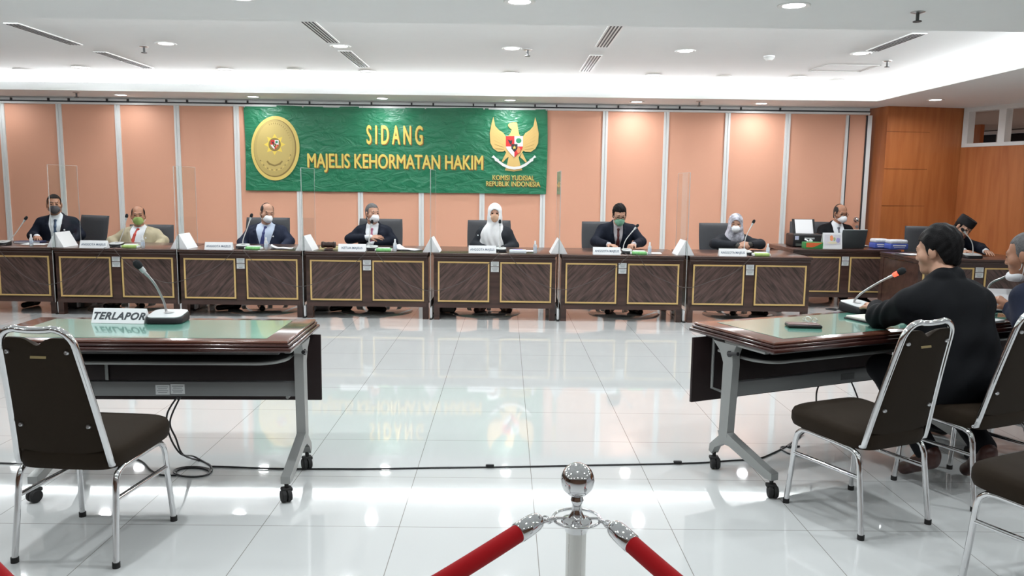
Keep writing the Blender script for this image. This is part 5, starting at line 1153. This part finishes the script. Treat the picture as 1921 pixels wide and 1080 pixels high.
    if hair:
        m_, style = hair; th = {'full': 0.013, 'short': 0.006, 'bald': 0.005, 'thick': 0.017}[style]
        pr_ = [(E_(H(0, 0.016+th*0.45, 0.032), Hr(0.0765+th*0.8, 0.097+th*0.75, 0.091+th*1.3), HM), 0.02, 0), (E_(H(0, 0.040, -0.045), Hr(0.063+th*.3, 0.060+th*0.5, 0.076), HM), 0.03, 0)]
        f = mesh_of(pr_, g('hh', 0.006))
        def hcut(X, Y, Z):
            x, y, z = loc_h(X, Y, Z)
            fr_ = {'full': 0.064, 'thick': 0.062, 'short': 0.082, 'bald': 0.13}[style]
            rec = {'full': 6.0, 'thick': 3.0, 'short': 14.0, 'bald': 0.0}[style]
            line = np.interp(y, [-0.12, -0.075, -0.052, -0.034, -0.022, 0.0, 0.022, 0.036, 0.055, 0.12], [fr_+0.004, fr_, 0.052 if style != 'bald' else 0.080, 0.028, -0.020, -0.018, 0.012, -0.02, -0.078, -0.102]).astype(np.float32)
            line = line+np.where(y < -0.03, rec*x*x, 0)+0.003*np.sin(210*x+90*y)
            d = line-z
            if style == 'bald': d = np.maximum(d, np.minimum(0.062-np.abs(x), 0.095-0.0-y*1.0) if False else np.where((y < 0.055), 0.060-np.abs(x)+np.clip(0.03-z, -1, 0)*0.0, -1.0))
            return d*hs
        f.cut(hcut)
        if style in ('full', 'thick'): f.warp(lambda X, Y, Z: 0.0028*np.sin(70*X+50*Z)*np.sin(85*Y-30*X)+0.0022*np.sin(190*X+60*Y+40*Z)*np.sin(90*Z))
        f.build('hair', [m_], body)
    if p.get('hijab'):
        m_, long_ = p['hijab']
        q = [(E_(H(0, 0.016, 0.030), Hr(0.094, 0.114, 0.108), HM), 0.02, 0), (E_(H(0, 0.0, -0.055), Hr(0.086, 0.100, 0.085), HM), 0.04, 0), (C_(H(0, 0.0, -0.09), nb+nv3((0, -0.015, 0.0)), 0.088, 0.105), 0.05, 0)]
        if long_:
            MT = np.stack([latp, fr, up_], 1)
            q += [(E_(P3(-0.035, Lt-0.155, 0.075), (0.150, 0.085, 0.21), MT), 0.05, 0), (E_(P3(-0.005, Lt-0.27, 0.105), (0.115, 0.065, 0.22), MT), 0.05, 0), (C_(P3(-0.10, Lt-0.07, 0.03), P3(-0.205, Lt-0.105, 0.045), 0.055, 0.018), 0.05, 0), (C_(P3(0.06, Lt-0.06, 0.03), P3(0.15, Lt-0.075, 0.03), 0.055, 0.028), 0.05, 0)]
        else:
            q += [(C_(nb-lat*0.03+fr*0.03, nb+lat*0.03+fr*0.03+nv3((0, 0, -0.02)), 0.088, 0.090), 0.05, 0)]
        f = mesh_of(q, 0.007)
        f.cut(lambda X, Y, Z: -Field.ev(E_(H(0, -0.105, -0.012), Hr(0.058, 0.085, 0.074 if not long_ else 0.068), HM), X, Y, Z))
        f.warp(lambda X, Y, Z: 0.0045*np.sin(85*X+5*np.sin(9*Z)+6*Z)*np.clip((hd[2]-0.08-Z)*8, 0, 1))
        f.build('headscarf', [m_], body)
    mk = p.get('mask')
    if mk:
        m_, kind = mk; sx_, dn = (0.064, 0.0) if kind == 'flat' else (0.060, 0.0)
        if g('chin'): dn, sx_ = -0.050, 0.050
        q = [(E_(H(0, -0.052, -0.056+dn), Hr(sx_, 0.066 if kind == 'flat' else (0.060 if g('chin') else 0.074), 0.036 if g('chin') else 0.060), HM), 0.01, 0)]
        if kind != 'flat': q.append((C_(H(0, -0.098, -0.050+dn), H(0, -0.104, -0.060+dn), (0.012 if g('chin') else 0.030)*hs), 0.03, 0))
        else: q.append((C_(H(0, -0.100, -0.020+dn), H(0, -0.088, -0.085+dn), 0.022*hs, 0.026*hs), 0.03, 0))
        f = mesh_of(q, 0.005)
        f.cut(lambda X, Y, Z: hs*(loc_h(X, Y, Z)[2]+0.012-dn)); f.cut(lambda X, Y, Z: hs*(loc_h(X, Y, Z)[1]+0.018))
        if kind == 'flat': f.warp(lambda X, Y, Z: 0.0012*np.sin(loc_h(X, Y, Z)[2]*420))
        lp = MB()
        for s in (-1, 1):
            for z0_ in (-0.026, -0.080):
                lp.tube(smooth([H(s*0.058, -0.030, z0_+dn), H(s*0.073, -0.012, z0_*0.8+dn*0.8), H(s*0.083, 0.012, -0.012+(0.02 if z0_ > -0.05 else -0.025))], 5), 0.0022, 6)
        f.build('face_mask', [m_, p.get('loop') or M_loop], body, (lp, 1))
    if g('glasses'):
        m = MB()
        for s in (-1, 1):
            m.tube([H(s*0.034+0.025*math.cos(a), -0.108+0.014*abs(math.cos(a))*(1 if math.cos(a)*s > 0 else 0.1), 0.002+0.018*math.sin(a)) for a in [2*PI*k/18 for k in range(18)]], 0.0024, 6, closed=True)
            m.tube([H(s*0.060, -0.095, 0.006), H(s*0.080, -0.03, 0.008), H(s*0.083, 0.012, 0.004)], 0.0022, 6)
        m.tube([H(-0.010, -0.109, 0.006), H(0.010, -0.109, 0.006)], 0.0022, 6); m.build('glasses', GL, body)
    if p.get('cap'):
        a = [H(0.087*math.cos(t), 0.014+0.106*math.sin(t), 0.045) for t in [2*PI*k/32 for k in range(32)]]
        m = MB(); vs = []; N = 32
        for sc_, z in ((1.0, 0.040), (1.015, 0.075), (0.99, 0.125), (0.93, 0.134), (0.5, 0.128), (0.05, 0.126)):
            for k in range(N): t = 2*PI*k/N; vs.append(H(0.090*sc_*math.cos(t), 0.012+0.109*sc_*math.sin(t), z))
        fs = [(j*N+k, j*N+(k+1) % N, (j+1)*N+(k+1) % N, (j+1)*N+k) for j in range(5) for k in range(N)]+[tuple(reversed(range(N))), tuple(5*N+k for k in range(N))]
        m.add(vs, fs).build('velvet_cap', p['cap'], body)
    return body
SK1, SK2, SK3, SK4 = (0.42, 0.21, 0.13), (0.36, 0.175, 0.105), (0.47, 0.26, 0.175), (0.50, 0.28, 0.19)
navy = mat('navy_suiting', (0.007, 0.010, 0.020), 0.75, spec=0.2, noise=0.1, nscale=80); navy2 = mat('blue_navy_suiting', (0.016, 0.021, 0.042), 0.75, spec=0.2, noise=0.1, nscale=80); blk = mat('black_suiting', (0.0045, 0.0052, 0.0068), 0.75, spec=0.18, noise=0.15, nscale=80)
khaki = mat('khaki_suiting', (0.40, 0.35, 0.235), 0.8, noise=0.06, nscale=60); grey_s = mat('charcoal_blazer', (0.022, 0.025, 0.031), 0.8, spec=0.2, noise=0.08, nscale=80)
shw = mat('white_shirt', (0.74, 0.77, 0.80), 0.7); shb = mat('light_blue_shirt', (0.50, 0.58, 0.72), 0.7, noise=0.04, nscale=50); shg = mat('striped_shirt', (0.48, 0.46, 0.48), 0.7)
h_blk = mat('black_hair', (0.005, 0.0045, 0.005), 0.5, spec=0.15, bump=0.4, bscale=220); h_gry = mat('grey_hair', (0.11, 0.108, 0.11), 0.6, spec=0.3, noise=0.6, nscale=60, bump=0.3, bscale=220); h_dk = mat('greying_hair', (0.032, 0.029, 0.028), 0.6, spec=0.3, noise=0.5, nscale=60, bump=0.3, bscale=220)
mk_g = mat('grey_mask', (0.075, 0.075, 0.085), 0.8); mk_l = mat('green_mask_olive', (0.30, 0.42, 0.13), 0.7); mk_w = mat('white_mask', (0.80, 0.82, 0.84), 0.7); mk_t = mat('mint_mask', (0.25, 0.52, 0.36), 0.7); mk_p = mat('peach_mask', (0.66, 0.42, 0.28), 0.7)
def tie_m(n, c): return mat('tie_'+n, c, 0.5, noise=0.25, nscale=60)
def px(u, Y=None): return at(u, 430, Y or PY).x
def hz(v, u, Y=None): return at(u, v, Y or PY).z
# arms resting on the desk: the desk's rear edge is about 0.33 m in front of the seated hips
def rest(wl_, wr_, z=0.80, ew=0.27, ey=-0.10, ez=0.80): return dict(el=((-ew, ey, ez), (ew, ey, ez)), wr=((wl_[0], wl_[1], z), (wr_[0], wr_[1], z)))
def flat_hands(c=0.25): return (((0.35, -1, -0.05), (0, 0, 1), -1, c), ((-0.35, -1, -0.05), (0, 0, 1), 1, c))
FL = flat_hands()
down = dict(el=((-0.28, 0.0, 0.78), (0.28, 0.0, 0.78)), wr=((-0.20, -0.24, 0.66), (0.20, -0.24, 0.66)))
def seat(u, y=PY): return (px(u, y), y, 0.0)
if True:
    person('man at the left end in a navy suit and dark grey mask', seat(108), 0.28, dict(head=(-0.015, -0.03, 1.19), neck=(0.0, 0.0, 1.03), sw=0.185, yaw=0.22, skin=SK2, jacket=navy, shirt=shw, tie=tie_m('blue', (0.05, 0.09, 0.16)), hair=(h_blk, 'short'), mask=(mk_g, 'flat'), loop=mk_g, pin=True, hands=FL, vw=0.07, vb=0.14,
           el=((-0.27, -0.06, 0.80), (0.26, -0.02, 0.80)), wr=((-0.16, -0.30, 0.80), (0.14, -0.28, 0.70))))
    person('man in a khaki suit with a green mask and red tie', seat(258), 0.22, dict(yaw=0.16, head=(0.02, -0.02, 1.06), neck=(0.025, 0.03, 0.895), pelvis=(0, -0.09, 0.49), sw=0.19, fat=1.05, sleepy=True, skin=SK2, jacket=khaki, shirt=shw, tie=tie_m('red', (0.50, 0.06, 0.04)), tiex=-0.10, hair=(h_blk, 'bald'), mask=(mk_l, 'flat'), hands=FL, pin=True, vw=0.085, vb=0.05, trousers=khaki,
           el=((-0.30, -0.03, 0.74), (0.31, -0.02, 0.74)), wr=((-0.17, -0.28, 0.64), (0.2, -0.26, 0.64))))
    person('man slumped in a light blue shirt, navy jacket and white mask', seat(500), 0.15, dict(head=(0.02, -0.05, 1.115), neck=(0.0, 0.02, 0.955), pelvis=(-0.02, -0.06, 0.49), sw=0.19, fat=1.08, yaw=0.42, pitch=0.18, roll=0.10, sleepy=True, skin=SK3, jacket=navy2, shirt=shb, tie=tie_m('blue_silk', (0.03, 0.04, 0.16)), tiex=-0.06, hair=(h_dk, 'bald'), ankle=((-0.28, -0.76, 0.09), (0.02, -0.74, 0.09)), toe=((-0.43, -0.84, 0.035), (0.06, -0.92, 0.035)), mask=(mk_w, 'cup'), pin=True, hands=FL, vw=0.105, vb=0.02,
           el=((-0.30, -0.02, 0.74), (0.29, -0.05, 0.76)), wr=((-0.2, -0.26, 0.64), (0.18, -0.28, 0.66))))
    person('grey haired man with a pink tie and white mask, one hand across', seat(700), 0.0, dict(head=(0.0, -0.04, 1.125), neck=(0.0, 0.0, 0.97), sw=0.175, yaw=0.62, roll=0.03, skin=SK3, jacket=navy, shirt=shw, tie=tie_m('pink', (0.45, 0.14, 0.22)), hair=(h_gry, 'short'), mask=(mk_w, 'cup'), greybrow=True, ankle=((-0.20, -0.76, 0.09), (0.11, -0.76, 0.09)), toe=((-0.33, -0.87, 0.035), (0.25, -0.86, 0.035)), vw=0.075, vb=0.14,
           el=((-0.29, -0.06, 0.80), (0.26, -0.04, 0.78)), wr=((0.0, -0.235, 0.835), (-0.02, -0.17, 0.74)), hands=(((1, -0.02, 0.10), (0, -0.55, 1), -1, 0.22, 1.6), None)))
    person('woman in a long white headscarf and dark blazer, peach mask', seat(928), 0.0, dict(head=(0.0, -0.03, 1.145), neck=(0.0, 0.0, 0.97), sw=0.165, hs=0.96, skin=SK4, jacket=grey_s, shirt=None, hijab=(mat('white_cloth', (0.80, 0.82, 0.83), 0.75), True), mask=(mk_p, 'flat'), hands=FL, lapel=False, shoe=mat('brown_leather', (0.06, 0.02, 0.014), 0.35), **rest((-0.10, -0.26), (0.10, -0.26), 0.71, 0.25, -0.03, 0.74)))
    person('dark haired man looking down and writing, mint green mask', seat(1156), 0.0, dict(head=(0.005, -0.21, 1.155), neck=(0.0, -0.11, 1.03), pelvis=(0, 0.03, 0.50), sw=0.195, fat=1.03, pitch=0.42, yaw=0.03, skin=SK4, jacket=navy, shirt=shg, tie=tie_m('maroon', (0.10, 0.02, 0.02)), hair=(h_blk, 'full'), mask=(mk_t, 'flat'), glasses=True, vw=0.055, vb=0.16,
           el=((-0.29, -0.22, 0.82), (0.29, -0.22, 0.82)), wr=((-0.155, -0.50, 0.795), (0.15, -0.49, 0.80)), hands=(((0.55, -0.8, 0.0), (0, 0, 1), -1, 0.3), ((-0.55, -0.8, -0.05), (0.1, 0.1, 1), 1, 0.9)))); 
    person('woman in a grey patterned headscarf with clasped hands, white mask', seat(1374), 0.0, dict(head=(0.0, -0.13, 1.055), neck=(0.0, -0.08, 0.905), pelvis=(0, 0.03, 0.48), sw=0.17, hs=0.97, yaw=-0.22, pitch=0.10, skin=SK3, jacket=grey_s, shirt=mat('dark_blouse', (0.05, 0.05, 0.045), 0.7, noise=0.3, nscale=40), hijab=(mat('patterned_scarf', (0.46, 0.46, 0.52), 0.75, noise=1.5, nscale=22), False), mask=(mk_w, 'cup'), vw=0.05, vb=0.16,
           el=((-0.28, -0.22, 0.81), (0.29, -0.24, 0.81)), wr=((-0.055, -0.44, 0.80), (0.095, -0.44, 0.815)), hands=(((0.9, -0.35, 0.15), (-0.2, -0.6, 0.8), -1, 0.75), ((-0.9, -0.35, 0.12), (0.2, -0.8, 0.6), 1, 0.8))))
    yc = 10.98
    person('balding clerk with glasses and white mask behind the laptop', (at(1568, 430, yc).x, yc, 0), 0.0, dict(head=(0.025, -0.06, 1.175), neck=(0.0, 0.0, 1.015), sw=0.175, yaw=0.2, pitch=0.22, skin=SK2, jacket=blk, shirt=shw, tie=tie_m('grey', (0.16, 0.17, 0.20)), hair=(h_dk, 'bald'), mask=(mk_w, 'cup'), glasses=True, hands=FL, vw=0.075, vb=0.12, **rest((-0.08, -0.36), (0.12, -0.36), 0.80, 0.26, -0.08, 0.80)))
    yp = 9.75
    person('man in a black velvet cap bending over papers at the side desk', (at(1772, 430, yp).x, yp, 0), 0.15, dict(head=(0.075, -0.22, 1.06), neck=(0.0, -0.13, 0.96), pelvis=(-0.02, 0.03, 0.48), sw=0.18, pitch=0.5, yaw=0.25, roll=0.30, skin=SK3, jacket=navy, shirt=shw, tie=None, hair=(h_blk, 'short'), cap=mat('velvet_black', (0.008, 0.008, 0.01), 0.9), hands=FL, vw=0.05, vb=0.2,
           el=((-0.27, -0.26, 0.82), (0.30, -0.26, 0.82)), wr=((-0.10, -0.48, 0.80), (0.16, -0.52, 0.80))))
    # the two men at the right green table
    person('man in a black suit seen from behind at the right green table', (2.285, 3.845, 0), rad(190), dict(h=0.006, jh=0.006, hh=0.004, head=(0.035, -0.215, 1.19), neck=(0.055, -0.125, 1.035), pelvis=(0.0, -0.01, 0.565), belly=(0, 0.01, 0), sw=0.195, fat=1.1, hs=0.96, yaw=0.54, pitch=0.20, roll=0.02, skin=SK4, jacket=blk, shirt=shw, back=True, slope=0.052, jo=0.02, fold=0.005, hair=(h_blk, 'thick'), lift=True,
           el=((-0.27, -0.38, 0.825), (0.235, -0.36, 0.825)), wr=((-0.165, -0.69, 0.835), (0.03, -0.675, 0.82)), hands=(((0.55, -0.85, 0.1), (0, 0, 1), -1, 0.6), ((-0.30, -1, 0.06), (-0.2, 0.1, 1), 1, 0.7)),
           knee=((-0.14, -0.44, 0.53), (0.14, -0.44, 0.53)), ankle=((-0.15, 0.0, 0.21), (0.13, -0.06, 0.19)), toe=((-0.17, -0.11, 0.045), (0.14, -0.18, 0.045)), shoe=mat('brown_shoe', (0.045, 0.014, 0.010), 0.35)))
    GP = Vector((CHE.x+0.07, CHE.y+0.02, 0)); gl = lambda q: tuple(local(GP, rad(200), q)); gw = gl(at(1897, 578, 4.40)); ge = gl(at(1925, 606, 4.16)); gw2 = gl(at(1893, 604, 4.45))
    person('grey haired man with a chin mask at the right photo edge', GP, rad(200), dict(h=0.007, head=(0.055, -0.26, 1.145), neck=(0.0, -0.16, 1.0), pelvis=(0.0, 0.0, 0.55), sw=0.19, fat=1.05, yaw=0.35, pitch=0.22, skin=SK2, jacket=navy2, shirt=shw, back=True, jo=0.02, hair=(h_gry, 'short'), mask=(mk_w, 'cup'), chin=True,
           el=((-0.28, -0.38, 0.83), ge), wr=((0.0, -0.52, 0.83), gw), hands=(((0.55, -0.8, 0.0), (0.0, 0.0, 1), -1, 0.7), ((0.45, -0.6, 0.55), (-0.2, 0.75, 0.6), 1, 0.9))))
